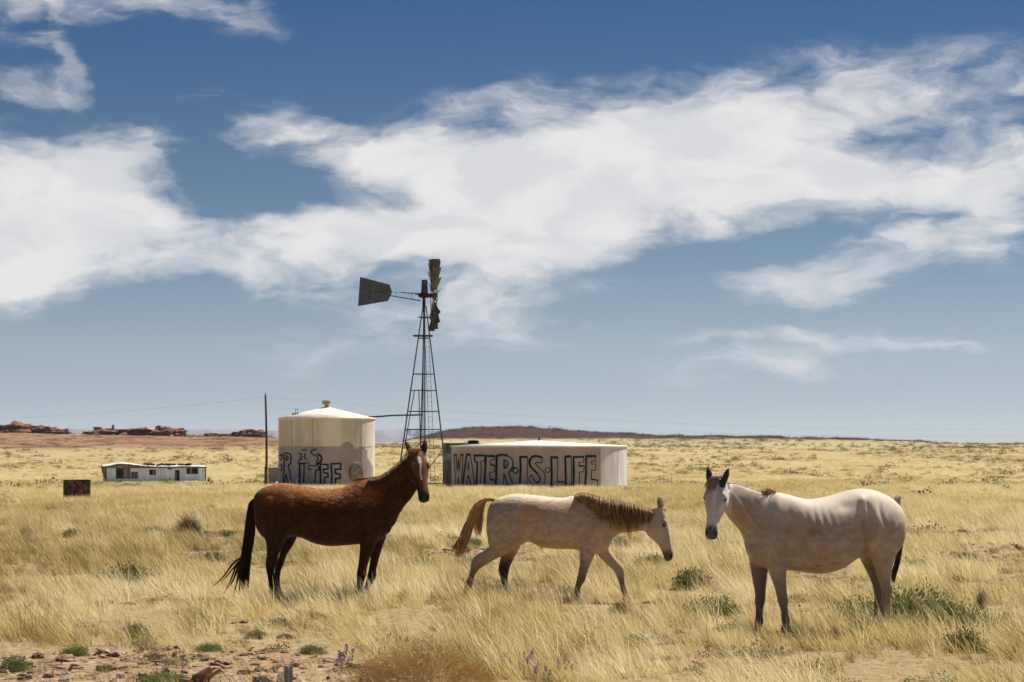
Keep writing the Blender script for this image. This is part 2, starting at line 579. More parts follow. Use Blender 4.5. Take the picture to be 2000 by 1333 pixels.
def build_ground():
    rows = np.concatenate([np.array([0.3, 2, 4, 6, 8, 10, 12, 13.5]), np.arange(15, 70, .4), np.arange(70, 200, 1.5), np.arange(200, 500, 5), np.arange(500, 1720, 8),
                           np.exp(np.linspace(math.log(1725), math.log(30000), 46))])
    az = np.concatenate([np.arange(-180, -22, 6.0), np.arange(-22, 22.01, .15), np.arange(28, 180, 6.0)])
    A, RR = np.meshgrid(np.radians(az), rows)
    X, Y = RR * np.sin(A), RR * np.cos(A)
    Z = gz(X, Y)
    nr, nc = X.shape
    vs = np.stack([X, Y, Z], -1).reshape(-1, 3)
    idx = np.arange(nr * nc).reshape(nr, nc)
    nx = np.roll(idx, -1, axis=1)
    q = np.stack([idx[:-1], nx[:-1], nx[1:], idx[1:]], -1).reshape(-1, 4)
    me = bpy.data.meshes.new('ground')
    me.vertices.add(len(vs) + 1)
    allv = np.vstack([vs, [[0, 0, 0]]])
    me.vertices.foreach_set('co', allv.ravel())
    tri = np.stack([np.full(nc, len(vs)), np.roll(idx[0], -1), idx[0]], -1)
    loops = np.concatenate([q[:, ::-1].ravel(), tri[:, ::-1].ravel()])
    me.loops.add(len(loops))
    me.loops.foreach_set('vertex_index', loops)
    me.polygons.add(len(q) + len(tri))
    st = np.concatenate([np.arange(len(q)) * 4, len(q) * 4 + np.arange(len(tri)) * 3])
    me.polygons.foreach_set('loop_start', st)
    me.update(calc_edges=True)
    me.polygons.foreach_set('use_smooth', np.ones(len(me.polygons), bool))
    # soil zones: bare earth near by, red soil and dark brush on the rises
    x, y, z = allv.T
    r = np.hypot(x, y)
    px = px_of(x, y)
    py = HY - FPX * (z - EYE) / np.maximum(y, 1)
    nz = (fbm(px / 14., py / 3., 41, 4) - .5)
    b = np.where(r < 140, bare(x, y), 0)
    left = (r > 520) & (r < 1000) & (y > 0)
    red = np.where(left, sstep(881, 872, py + nz * 12) * sstep(760, 560, px) * .95, 0)
    band = (r > 700) & (r < 1500) & (y > 0)
    red = np.maximum(red, np.where(band, .55 * np.exp(-((py - 871.5 + nz * 6) / 1.6) ** 2) * sstep(1050, 850, px) * sstep(560, 640, px), 0))
    dark = np.where((r > 1150) & (r < 1700) & (y > 0), sstep(859.5, 855.5, py + nz * 7 - .6 * sstep(1400, 1700, px) * 4) * sstep(770, 830, px), 0)
    dark = np.maximum(dark, np.where((r > 1200) & (r < 1700) & (y > 0), .5 * sstep(.07, .2, nz) * sstep(864, 860, py), 0))
    for nm, arr in (('bare', b), ('red', red), ('dark', dark), ('near', sstep(110, 50, r) * .9)):
        a = me.attributes.new(nm, 'FLOAT', 'POINT')
        a.data.foreach_set('value', np.clip(arr, 0, 1).astype(np.float32))
    m = bpy.data.materials.new('dry_ground')
    m.use_nodes = True
    N = NT(m.node_tree)
    bs = N.n['Principled BSDF']
    bs.inputs['Roughness'].default_value = .95
    bs.inputs['Specular IOR Level'].default_value = .05
    tc = N.new('ShaderNodeTexCoord').outputs['Object']

    def A_(nm):
        return N.new('ShaderNodeAttribute', attribute_name=nm).outputs['Fac']
    n1, _ = N.noise(tc, 1.3, 6, .65)
    n2, _ = N.noise(tc, 9.0, 6, .65)
    n3, _ = N.noise(N.vmath('MULTIPLY', tc, (.05, .02, .05)), 1.0, 6, .6)
    n4, _ = N.noise(N.vmath('MULTIPLY', tc, (.5, .2, .5)), 1.0, 5, .7)
    straw = N.mix(N.step(n1, .3, .7), (.36, .285, .145, 1), (.50, .405, .22, 1))
    nn, _ = N.noise(tc, 24.0, 5, .7)
    straw = N.mix(N.math('MULTIPLY', N.step(nn, .5, .66), .6), straw, (.25, .18, .10, 1))
    straw = N.mix(N.math('MULTIPLY', N.step(n3, .42, .62), .55), straw, (.42, .34, .17, 1))
    n7, _ = N.noise(N.vmath('MULTIPLY', tc, (.012, .004, .02)), 1.0, 7, .65)
    straw = N.mix(N.math('MULTIPLY', N.step(n7, .44, .62), .55), straw, (.33, .255, .135, 1))
    straw = N.mix(N.math('MULTIPLY', N.step(n4, .56, .72), .30), straw, (.27, .22, .10, 1))
    soil = N.mix(N.step(n2, .32, .66), (.17, .10, .06, 1), (.44, .30, .19, 1))
    n5, _ = N.noise(tc, 3.1, 5, .6)
    soil = N.mix(N.step(n5, .56, .68), soil, (.50, .38, .27, 1))
    nearc = N.mix(N.step(n2, .3, .68), (.15, .105, .06, 1), (.38, .285, .16, 1))
    nearc = N.mix(N.math('MULTIPLY', N.step(nn, .48, .64), .5), nearc, (.58, .47, .29, 1))
    straw = N.mix(A_('near'), straw, nearc)
    c = N.mix(A_('bare'), straw, soil)
    n6, _ = N.noise(N.vmath('MULTIPLY', tc, (.06, .03, .06)), 1.0, 8, .75)
    redc = N.mix(N.step(n6, .40, .60), (.135, .058, .038, 1), (.29, .175, .10, 1))
    c = N.mix(A_('red'), c, redc)
    darkc = N.mix(N.step(n4, .4, .66), (.040, .020, .017, 1), (.105, .042, .028, 1))
    c = N.mix(A_('dark'), c, darkc)
    N.l.new(c, bs.inputs['Base Color'])
    bp = N.new('ShaderNodeBump')
    bp.inputs['Strength'].default_value = .7
    bp.inputs['Distance'].default_value = .05
    N.l.new(n2, bp.inputs['Height'])
    N.l.new(bp.outputs[0], bs.inputs['Normal'])
    me.materials.append(m)
    o = bpy.data.objects.new('ground', me)
    COL.objects.link(o)
    prop(o, kind='structure')


build_ground()


def build_mesa():
    r = 15000.0
    prof = [(-900, 846), (-400, 843), (-100, 842), (60, 841), (130, 839), (400, 839.5), (560, 841), (700, 839), (800, 840), (880, 842), (960, 848), (1050, 866)]
    pxs = np.linspace(-900, 1050, 160)
    tops = np.interp(pxs, *zip(*prof)) + (fbm(pxs / 60., pxs * 0, 77, 4) - .5) * 2.4
    v, f = [], []
    for i, (p, t) in enumerate(zip(pxs, tops)):
        for d, k in ((14300, 0), (14650, .45), (14800, .55), (14900, 1.0), (17000, 1.0), (17600, 0)):
            zt = EYE + (HY - t) / FPX * r
            z = -9 + (zt + 9) * k
            w = (fbm(p / 22., k * 3, 13, 3) - .5) * 380
            v.append(((p - CX) / FPX * r, d + w, z))
    n = 6
    for i in range(len(pxs) - 1):
        for k in range(n - 1):
            f.append((i * n + k, (i + 1) * n + k, (i + 1) * n + k + 1, i * n + k + 1))
    o = mesh_obj('mesa', v, f, mat('mesa_rock', (.24, .19, .19), .95, .2, .002), None, True)
    prop(o, kind='structure')


build_mesa()


def build_haze():
    mb = MB()
    mb.box((-21000, -21000, -40), (21000, 21000, 130))
    m = bpy.data.materials.new('thin_haze')
    m.use_nodes = True
    N = NT(m.node_tree)
    N.n.clear()
    out = N.new('ShaderNodeOutputMaterial')
    pv = N.new('ShaderNodeVolumePrincipled')
    pv.inputs['Color'].default_value = (.52, .68, 1.0, 1)
    pv.inputs['Density'].default_value = 0.00004
    pv.inputs['Anisotropy'].default_value = 0.1
    N.l.new(pv.outputs[0], out.inputs['Volume'])
    o = mb.build('haze', m)
    prop(o, kind='stuff')
    o['label'] = 'thin bluish haze over the far plain'


build_haze()

# ------------------------------------------------------------------ sandstone outcrops and ruin on the left rise


def rock_mesh(name, seed, sx, sy, sz, m, sub=3, rough=.35, layer=0.0, flat=.0):
    bm = bmesh.new()
    bmesh.ops.create_icosphere(bm, subdivisions=sub, radius=1)
    o3 = Vector((seed * 7.31, seed * 3.17, seed * 1.7))
    for v in bm.verts:
        p = v.co.copy()
        # blocky: push towards a rounded box
        k = max(abs(p.x), abs(p.y), abs(p.z))
        p = p.lerp(p / k * .82, .55)
        n = mnoise.fractal(p * 1.6 + o3, 1.0, 2.0, 4)
        p *= 1 + rough * n
        if layer:
            p.x *= 1 + layer * math.sin(p.z * 11 + seed) * (0.5 + .5 * mnoise.noise(p * 2 + o3))
            p.y *= 1 + layer * math.sin(p.z * 11 + seed)
        if p.z < -flat and flat:
            p.z = -flat
        v.co = Vector((p.x * sx, p.y * sy, p.z * sz))
    me = bpy.data.meshes.new(name)
    bm.to_mesh(me)
    bm.free()
    me.materials.append(m)
    return me


def outcrop(px0, px1, pyt, pyb, seed, label, parts):
    d = 812.0
    a, b = at(px0, pyb, d), at(px1, pyb, d)
    w = (b.x - a.x)
    h = (pyb - pyt) / FPX * d
    verts, faces = [], []
    rs = random.Random(seed)
    for (u, wf, hf) in parts:
        me = rock_mesh('tmp', seed + u * 9, w * wf * .62, w * wf * .5 + 1.5, h * hf * .72, SANDST, 4, .42, .10)
        off = Vector((a.x + u * w, d + rs.uniform(-3, 3), a.z + h * hf * .22))
        base = len(verts)
        verts += [tuple(v.co + off) for v in me.vertices]
        faces += [tuple(base + i for i in p.vertices) for p in me.polygons]
        bpy.data.meshes.remove(me)
    c = Vector(((a.x + b.x) / 2, d, a.z))
    o = mesh_obj('sandstone_outcrop', [Vector(v) - c for v in verts], faces, SANDST, loc=c)
    prop(o, label, 'rock outcrop', 'red sandstone outcrops along the skyline')


outcrop(-30, 128, 830, 850, 3, 'long dark red sandstone ledge at the far left end of the skyline', [(.05, .30, .8), (.2, .3, .9), (.40, .36, 1.25), (.55, .3, .95), (.72, .3, 1.0), (.92, .24, .7)])
outcrop(172, 300, 837, 852, 5, 'wide red sandstone ledge below the ruined house on the skyline', [(.06, .22, .7), (.22, .3, .9), (.42, .34, .95), (.62, .3, 1.0), (.80, .3, 1.15), (.95, .2, .7)])
outcrop(306, 358, 835, 853, 8, 'single blocky red sandstone boulder standing on the skyline', [(.3, .62, 1.2), (.72, .55, 1.0)])
outcrop(402, 518, 840, 853, 12, 'low red sandstone ledge behind the wooden pole on the skyline', [(.1, .2, .6), (.3, .22, .5), (.6, .3, .8), (.78, .34, 1.2), (.93, .2, 1.0)])


def build_ruin():
    d = 818.0
    a = at(183, 846, d)
    e = empty('ruined_house', a)
    prop(e, 'roofless stone house ruin on top of the red ledge at left', 'house')
    k = d / FPX
    m = MB()
    w = 57 * k
    m.prism([(0, 0, 0), (w * .95, 0, 0), (w, 0, 1.0), (w * .8, 0, 1.15), (w * .62, 0, 1.5), (w * .3, 0, 1.35), (w * .22, 0, 1.75), (0, 0, 1.7)], (0, .5, 0))
    m.build('wall', RUINM, e)
    m = MB()
    m.prism([(0, .5, 0), (0, 6, 0), (0, 6, 1.2), (0, .5, 1.7)], (.5, 0, 0))
    m.build('wall', RUINM, e)
    m = MB()
    m.box((-.4, -.3, 1.68), (w * .26, 2.4, 1.9))
    m.build('roof_edge', TRIM, e)
    m = MB()
    m.box((w * .62, .05, 1.38), (w * .70, .5, 2.6))
    m.build('chimney', RUINM, e)


build_ruin()

# ------------------------------------------------------------------ water tanks
DT = 143.0


def cyl_hit(px, py, c, rad, out):
    """point on the near side of an upright cylinder seen at that pixel, lifted off the wall by out"""
    k = (px - CX) / FPX
    # (k*y - cx)^2 + (y - cy)^2 = r^2
    A_ = k * k + 1
    B_ = -2 * (k * c[0] + c[1])
    C_ = c[0] ** 2 + c[1] ** 2 - (rad + out) ** 2
    disc = max(B_ * B_ - 4 * A_ * C_, 0)
    y = (-B_ - math.sqrt(disc)) / (2 * A_)
    return Vector((k * y, y, EYE + (HY - py) / FPX * y))


def stroke(mb, pts, width, c, rad, out, conv, wob=1.2):
    dense = []
    for a, b in zip(pts[:-1], pts[1:]):
        L = math.hypot(b[0] - a[0], b[1] - a[1])
        n = max(1, int(L / 14))
        for i in range(n):
            t = i / n
            dense.append((a[0] + (b[0] - a[0]) * t, a[1] + (b[1] - a[1]) * t))
    dense.append(pts[-1])
    closed = math.hypot(pts[0][0] - pts[-1][0], pts[0][1] - pts[-1][1]) < 1
    vs, fs = [], []
    n = len(dense)
    for i, p in enumerate(dense):
        a = dense[i - 1] if i > 0 else (dense[-2] if closed else p)
        b = dense[i + 1] if i < n - 1 else (dense[1] if closed else p)
        tx, ty = b[0] - a[0], b[1] - a[1]
        L = math.hypot(tx, ty) or 1
        nx, ny = -ty / L, tx / L
        w = width * .5 * (1 + .22 * mnoise.noise(Vector((p[0] * .03, p[1] * .03, 3.3))))
        jx, jy = wob * mnoise.noise(Vector((p[0] * .05, p[1] * .05, 9.1))), 0
        for s in (-1, 1):
            q = conv(p[0] + nx * w * s + jx, p[1] + ny * w * s + jy)
            vs.append(cyl_hit(q[0], q[1], c, rad, out))
    for i in range(n - 1):
        fs.append((2 * i, 2 * i + 1, 2 * i + 3, 2 * i + 2))
    mb.add(vs, fs)


def paint_letters(letters, root, c, rad, conv, pm, shadow, shift, k, least):
    L = Vector(root.location)
    for st in letters:
        p0 = st[0][0][0]
        org = cyl_hit(*conv(*p0), c, rad, .0) - L
        e = empty('painted_letter', org)
        e.parent = root
        for q, (pts, w) in enumerate(st):
            if w >= least:
                b2 = MB()
                stroke(b2, [(x + shift, y + shift) for x, y in pts], w * k, c, rad, .006 + .0004 * q, conv)
                b2.v = [Vector(v) - L - org for v in b2.v]
                b2.build(shadow, pm, e)
            b1 = MB()
            stroke(b1, pts, w * 1.15, c, rad, .012 + .0004 * q, conv)
            b1.v = [Vector(v) - L - org for v in b1.v]
            b1.build('outline', PAINTK, e)


def circ(cx, cy, rx, ry, n=22):
    return [(cx + rx * math.cos(2 * math.pi * i / n), cy + ry * math.sin(2 * math.pi * i / n)) for i in range(n + 1)]


def tank_wall(name, c, rad, z0, z1, n, nz, paintfn, m, parent):
    v, f, pa = [], [], []
    for j in range(nz + 1):
        z = z0 + (z1 - z0) * j / nz
        for i in range(n):
            a = 2 * math.pi * i / n
            x, y = c[0] + rad * math.cos(a), c[1] + rad * math.sin(a)
            v.append((x, y, z))
            px, py = CX + FPX * x / y, HY - FPX * (z - EYE) / y
            pa.append(paintfn(px, py) if y < c[1] else 0.0)
    for j in range(nz):
        for i in range(n):
            a, b = j * n + i, j * n + (i + 1) % n
            f.append((a, b, b + n, a + n))
    o = mesh_obj(name, [Vector(q) - Vector(parent.location) for q in v], f, m, parent, True)
    at_ = o.data.attributes.new('paint', 'FLOAT', 'POINT')
    at_.data.foreach_set('value', np.array(pa, np.float32))
    return o


def tank_mat(name, bare_a, bare_b, paint_a, paint_b, zs):
    m = bpy.data.materials.new(name)
    m.use_nodes = True
    N = NT(m.node_tree)
    b = N.n['Principled BSDF']
    b.inputs['Roughness'].default_value = .65
    b.inputs['Specular IOR Level'].default_value = .25
    tc = N.new('ShaderNodeTexCoord').outputs['Object']
    st, _ = N.noise(N.vmath('MULTIPLY', tc, (1.1, 1.1, .25)), 1.0, 5, .55)
    bl, _ = N.noise(tc, .9, 5, .6)
    fi, _ = N.noise(tc, 7, 5, .6)
    bc = N.mix(N.step(st, .40, .66), bare_b + (1,), bare_a + (1,))
    pc = N.mix(N.step(bl, .36, .64), paint_b + (1,), paint_a + (1,))
    pc = N.mix(N.math('MULTIPLY', N.step(st, .56, .72), .35), pc, tuple(k * 1.25 for k in paint_a) + (1,))
    pa = N.new('ShaderNodeAttribute', attribute_name='paint').outputs['Fac']
    e = N.step(N.math('ADD', pa, N.math('MULTIPLY', N.math('SUBTRACT', fi, .5), .5)), .38, .56)
    c = N.mix(e, bc, pc)
    N.l.new(c, b.inputs['Base Color'])
    bp = N.new('ShaderNodeBump')
    bp.inputs['Strength'].default_value = .12
    bp.inputs['Distance'].default_value = .02
    N.l.new(bl, bp.inputs['Height'])
    N.l.new(bp.outputs[0], b.inputs['Normal'])
    return m


def build_tall_tank():
    rad = 2.69
    c = ((638 - CX) / FPX * DT, DT)
    gb = g1(*c)
    z0, z1 = gb - .15, EYE + (HY - 818.5) / FPX * DT
    root = empty('water_tank', (c[0], c[1], gb))
    L = Vector(root.location)
    prop(root, 'tall cream water tank with conical roof and a repainted lower half behind the brown horse', 'water tank')
    edge_y = np.array([840, 874, 878, 881, 886, 892, 897, 901, 906, 912, 920, 960.])
    edge_x = np.array([712, 712, 713, 718, 717, 717, 719, 722, 725, 728, 729, 730.])

    def paint(px, py):
        top = 873.4
        lump = max(0, 1 - abs(px - 678) / 13) ** .5 * 11
        top -= lump
        if px < 575:
            top += 1.2 * math.sin(px * .7)
        if 690 < px < 700:
            top += 3
        a = 1 / (1 + math.exp(-max(-40, min(40, (py - top) * 1.6))))
        ex = np.interp(py, edge_y, edge_x)
        b = 1 / (1 + math.exp(-max(-40, min(40, (ex - px) * 1.5))))
        pe = math.exp(-((px - 615) / 7) ** 2 - ((py - 936) / 15) ** 2) + .8 * math.exp(-((px - 611.5) / 2.2) ** 2 - ((py - 905) / 32) ** 2)
        pe *= .5 + 1.3 * mnoise.noise(Vector((px * .35, py * .3, 4)))
        return a * b * (1 - max(0, min(.85, pe)))
    tm = tank_mat('tall_tank_wall', (.82, .745, .63), (.62, .53, .42), (.42, .36, .355), (.33, .28, .275), 1)
    tank_wall('wall', c, rad, z0, z1, 260, 130, paint, tm, root)
    # roof cone with a small eave
    m = MB()
    n = 48
    pk = EYE + (HY - 796) / FPX * DT
    prof = [(rad - .02, z1 - L.z - .03), (rad + .05, z1 - L.z - .03), (rad + .05, z1 - L.z + .03), (rad * .55, z1 - L.z + (pk - z1) * .52), (.2, pk - L.z), (.02, pk - L.z)]
    m.lathe(prof, n)
    roof = m.build('roof', CREAM, root, True)
    roof.data.polygons.foreach_set('use_smooth', [True] * len(roof.data.polygons))
    m = MB()
    m.lathe([(.12, pk - L.z - .05), (.12, pk - L.z + .17), (.25, pk - L.z + .18), (.25, pk - L.z + .36), (.22, pk - L.z + .39), (.01, pk - L.z + .39)], 16)
    m.build('roof_vent', mat('vent_tan', (.42, .35, .25), .8), roof)
    # hatch on the roof, left of centre
    hx = (583 - 638) / FPX * DT
    hz = z1 - L.z + (pk - z1) * (1 - abs(hx) / rad) + .04
    m = MB()
    m.lathe([(.30, -.10), (.33, .02), (.31, .06), (.02, .09)], 14, (hx, -.55, hz - .06))
    hatch = m.build('roof_hatch', mat('hatch_tan', (.36, .30, .22), .8), roof)
    m = MB()
    m.tube([(hx - .12, -.62, hz), (hx - .12, -.62, hz + .24), (hx, -.62, hz + .26), (hx, -.62, hz)], .015, 5)
    m.build('handle', STEEL, hatch)
    # vertical weld seams and the ring seam

    def seam(px, y0, y1):
        mb = MB()
        a, b = cyl_hit(px, y0, c, rad, .004), cyl_hit(px, y1, c, rad, .004)
        mb.tube([a - L, b - L], .014, 5)
        mb.build('seam', mat('seam_grey', (.34, .27, .20), .8), root)
    seam(611, 821, 873)
    seam(570, 821, 870)
    seam(706, 822, 940)
    mb = MB()
    mb.tube([cyl_hit(p, 873, c, rad, .003) - L for p in np.linspace(547, 729, 40)], .012, 5)
    mb.build('seam', mat('seam_grey', (.34, .27, .20), .8), root)
    # bolted manhole on the wall
    ctr = cyl_hit(694, 925, c, rad, 0)
    nrm = Vector((ctr.x - c[0], ctr.y - c[1], 0)).normalized()
    tz = Vector((0, 0, 1))
    tx = tz.cross(nrm)
    rr = .415

    def ringpts(r, k, n=36):
        return [ctr + nrm * k + (tx * math.cos(2 * math.pi * i / n) + tz * 1.08 * math.sin(2 * math.pi * i / n)) * r - L for i in range(n)]
    m = MB()
    a, b = ringpts(rr, -.06), ringpts(rr, .10)
    m.add(a + b, [(i, (i + 1) % 36, (i + 1) % 36 + 36, i + 36) for i in range(36)])
    man = m.build('manhole', mat('manhole_neck', (.13, .10, .09), .8), root)
    m = MB()
    m.prism(ringpts(rr + .02, .10), nrm * .03)
    lid = m.build('manhole_cover', mat('manhole_grey', (.30, .255, .24), .7), man)
    m = MB()
    for i in range(32):
        ang = 2 * math.pi * i / 32
        p = ctr - L + nrm * .125 + (tx * math.cos(ang) + tz * 1.08 * math.sin(ang)) * (rr - .025)
        m.lathe([(.015, -.02), (.015, .012), (.008, .018)], 6, p)
    bolts = m.build('bolts', mat('bolt_brown', (.10, .075, .06), .8), man)
    bolts['kind'] = 'stuff'
    m = MB()
    arc = [ctr + nrm * .03 + (tx * math.cos(t) + tz * math.sin(t)) * (rr + .19) - L for t in np.linspace(.6, 2.2, 16)]
    m.tube(arc, .018, 5)
    m.build('reinforcing_arc', mat('arc_pale', (.45, .40, .36), .7), man)

    def conv(x, y):
        return 530 + x / 9.524, 860 + y / 9.524
    letters = [
        [([(197, 262), (135, 292)], 16), ([(195, 265), (190, 355), (152, 360)], 14), ([(187, 452), (145, 460)], 14), ([(188, 465), (180, 560), (145, 555)], 14)],
        [([(230, 255), (230, 500), (215, 790)], 15), ([(230, 250), (290, 235), (350, 262), (365, 330), (352, 430), (310, 470)], 16),
         ([(310, 470), (340, 600), (365, 790)], 14), ([(240, 790), (268, 620), (276, 680), (312, 790)], 12), ([(270, 282), (265, 375), (300, 360), (312, 312), (270, 282)], 13)],
        [([(490, 250), (550, 245), (555, 262), (545, 360), (512, 365)], 13), ([(500, 372), (502, 432), (660, 426)], 16), ([(552, 180), (662, 180)], 12), ([(630, 238), (602, 330), (665, 352)], 13)],
        [([(830, 160), (745, 195), (735, 235), (770, 265), (800, 272)], 16), ([(850, 252), (915, 290), (936, 345), (900, 415), (830, 450)], 24), ([(800, 275), (850, 300), (868, 345), (830, 410)], 13), ([(690, 395), (700, 470), (860, 470)], 10)],
        [([(520, 432), (522, 600), (518, 800)], 22), ([(520, 432), (605, 440)], 14), ([(605, 440), (605, 600), (592, 800)], 16)],
        [([(692, 470), (680, 540), (742, 545)], 12), ([(872, 480), (882, 550), (820, 560), (800, 810)], 16)],
        [([(903, 448), (910, 650), (918, 820)], 22), ([(903, 446), (1050, 450), (1050, 528), (957, 545), (970, 605), (1050, 612), (1050, 680), (982, 692), (985, 830)], 19)],
        [([(1103, 440), (1122, 640), (1110, 850)], 22), ([(1095, 440), (1285, 430), (1292, 538), (1187, 535), (1180, 615), (1280, 632), (1280, 708), (1187, 712), (1187, 822), (1290, 832), (1332, 852), (1322, 895)], 21)],
    ]
    paint_letters(letters, root, c, rad, conv, PAINTB, 'blue_shadow', 9, 1.4, 0)


def build_flat_tank():
    pxc = 1053
    rad = 4.89
    c = ((pxc - CX) / FPX * DT, DT)
    gb = g1(*c)
    z0 = gb - .2
    z1 = EYE - (872.5 - HY) / FPX * DT
    root = empty('water_tank', (c[0], c[1], gb))
    L = Vector(root.location)
    prop(root, 'low round mauve water tank with white roof and large WATER IS LIFE lettering', 'water tank')

    def paint(px, py):
        return 1 / (1 + math.exp(-max(-40, min(40, (1172 - px) * 2.2))))
    tm = tank_mat('flat_tank_wall', (.72, .70, .70), (.56, .54, .55), (.46, .37, .34), (.38, .30, .275), 1)
    tank_wall('wall', c, rad, z0, z1, 320, 40, paint, tm, root)
    for sp in (942, 1001, 1098, 1155, 1172.5, 1207):
        mb = MB()
        mb.tube([cyl_hit(sp, 876, c, rad, .002) - L, cyl_hit(sp, 949, c, rad, .002) - L], .011, 5)
        mb.build('seam', mat('low_tank_seam', (.36, .29, .27), .8), root)
    pk = EYE - (861 - HY) / FPX * DT
    m = MB()
    zr = z1 - L.z
    m.lathe([(rad - .02, zr - .02), (rad + .06, zr - .02), (rad + .06, zr + .045), (rad * .5, zr + (pk - z1) * .55), (.15, pk - L.z), (.01, pk - L.z)], 64)
    roof = m.build('roof', WHITER, root, True)
    m = MB()
    m.lathe([(.06, pk - L.z - .05), (.06, pk - L.z + .13), (.09, pk - L.z + .13), (.09, pk - L.z + .17), (.01, pk - L.z + .18)], 10)
    m.build('roof_vent', STEEL, roof)
    m = MB()
    m.lathe([(rad + .22, -.3), (rad + .22, .03), (rad + .01, .05)], 64)
    m.build('foundation_ring', CONC, root)

    def conv(x, y):
        return 860 + x / 10.0, 855 + y / 10.0
    T, H = 13, 30
    letters = [
        [([(268, 332), (282, 640), (300, 965)], T), ([(262, 333), (316, 330)], 20), ([(312, 332), (318, 500), (328, 660), (352, 420), (370, 660), (384, 500), (396, 332)], T),
         ([(392, 330), (448, 330)], 20), ([(444, 332), (428, 640), (398, 965)], T), ([(328, 965), (349, 760), (368, 965)], T - 3), ([(300, 966), (328, 966)], T), ([(368, 966), (398, 966)], T)],
        [([(510, 325), (470, 600), (428, 965)], 20), ([(502, 328), (585, 328)], H), ([(583, 330), (620, 560), (650, 780), (688, 965)], T), ([(548, 465), (528, 620), (560, 632), (548, 465)], T),
         ([(500, 955), (540, 735), (562, 780), (602, 965)], 15), ([(600, 962), (688, 966)], T)],
        [([(645, 348), (868, 345)], H), ([(655, 345), (668, 462), (712, 465)], 17), ([(716, 465), (712, 700), (700, 970)], 20), ([(865, 345), (860, 462), (790, 464), (796, 650), (775, 965)], T), ([(700, 970), (775, 968)], T)],
        [([(882, 355), (872, 600), (856, 968)], 26), ([(870, 355), (1062, 360)], H), ([(1060, 358), (1055, 436), (975, 440), (975, 528)], T), ([(970, 525), (1062, 540)], 22), ([(1064, 540), (1058, 670), (965, 677), (965, 812)], T),
         ([(958, 815), (1058, 826)], 26), ([(1066, 828), (1072, 965)], T), ([(856, 968), (1072, 968)], T)],
        [([(1095, 355), (1092, 600), (1080, 970)], 27), ([(1085, 360), (1140, 342), (1200, 332), (1260, 336), (1310, 350)], H), ([(1305, 346), (1380, 400), (1420, 470), (1410, 560), (1372, 640), (1330, 690), (1380, 830), (1442, 970)], 16),
         ([(1235, 700), (1240, 700), (1272, 800), (1322, 968)], 19), ([(1238, 700), (1235, 968)], T), ([(1080, 970), (1235, 968)], T), ([(1322, 968), (1442, 970)], T), ([(1240, 440), (1240, 600), (1290, 570), (1315, 500), (1290, 450), (1240, 440)], 18)],
        [(circ(1465, 640, 48, 56), 16)],
        [([(1555, 375), (1562, 600), (1548, 970)], 27), ([(1542, 376), (1700, 374)], H), ([(1697, 375), (1702, 600), (1690, 968)], T), ([(1548, 970), (1690, 970)], T)],
        [([(1990, 392), (1930, 370), (1860, 352), (1790, 372), (1745, 430), (1734, 500), (1762, 570), (1830, 640), (1900, 710)], 30), ([(1895, 705), (1945, 790), (1940, 850), (1895, 878), (1850, 860), (1810, 800), (1775, 720)], 17),
         ([(1775, 720), (1727, 790), (1748, 880), (1800, 955), (1880, 982), (1960, 968), (2020, 920), (2045, 840), (2050, 760), (2030, 690), (1980, 630), (1900, 560), (1850, 505), (1862, 488), (1920, 485), (1975, 500), (1992, 390)], 15)],
        [(circ(2095, 635, 46, 46), 15)],
        [([(2162, 385), (2172, 700), (2166, 975)], 27), ([(2148, 382), (2288, 386)], H), ([(2286, 388), (2296, 560), (2283, 856)], T), ([(2280, 858), (2424, 862)], 17), ([(2420, 862), (2415, 975)], T), ([(2166, 976), (2415, 976)], T)],
        [([(2437, 370), (2440, 600), (2452, 975)], 27), ([(2430, 374), (2490, 364), (2550, 360)], 32), ([(2550, 360), (2566, 600), (2560, 975)], T), ([(2452, 976), (2560, 976)], T)],
        [([(2597, 375), (2602, 700), (2596, 975)], 27), ([(2585, 377), (2805, 372)], 24), ([(2803, 372), (2795, 480), (2705, 486), (2705, 550)], T), ([(2700, 550), (2814, 552)], 18), ([(2812, 552), (2800, 670), (2712, 676), (2725, 975)], T), ([(2596, 976), (2725, 975)], T)],
        [([(2845, 362), (2842, 700), (2820, 975)], 24), ([(2832, 362), (3038, 358)], 30), ([(3036, 358), (3035, 460), (2955, 463), (2955, 520), (3042, 516), (3027, 636), (2950, 641), (2950, 806)], T), ([(2945, 808), (3072, 832)], 20),
         ([(3074, 830), (3070, 980)], T), ([(2820, 976), (3070, 978)], T)],
    ]
    paint_letters(letters, root, c, rad, conv, PAINTT, 'teal_shadow', 13, 1.15, 16)


build_tall_tank()
build_flat_tank()


def build_grey_tank_box():
    d = 147.0
    a, b = at(864.5, 867, d), at(935, 867, d)
    y0 = d
    gb = g1((a.x + b.x) / 2, d)
    root = empty('storage_tank', ((a.x + b.x) / 2, d + 1.2, gb))
    L = Vector(root.location)
    prop(root, 'dark grey square storage tank tucked behind the left end of the low round tank', 'storage tank')
    m = MB()
    m.box((a.x - L.x, -1.2, -.2), (b.x - L.x, 1.2, a.z - L.z))
    m.build('wall', GREYBOX, root)
    m = MB()
    m.box((a.x - L.x - .03, -1.23, a.z - L.z + .002), (b.x - L.x + .03, 1.23, a.z - L.z + .035))
    lid = m.build('lid', STEEL, root)
    m = MB()
    m.box((a.x - L.x - .004, -1.206, 1.55), (a.x - L.x + .52, -1.202, 1.95))
    m.build('patch', GALV, root)
    h = at(930, 864.5, d)
    m = MB()
    hz = a.z - L.z + .036
    m.lathe([(.30, 0), (.33, .10), (.33, .14), (.1, .17), (.01, .17)], 16, (b.x - L.x - .33, 0, hz))
    m.build('hatch', RUBBER, root)


build_grey_tank_box()

# ------------------------------------------------------------------ windmill


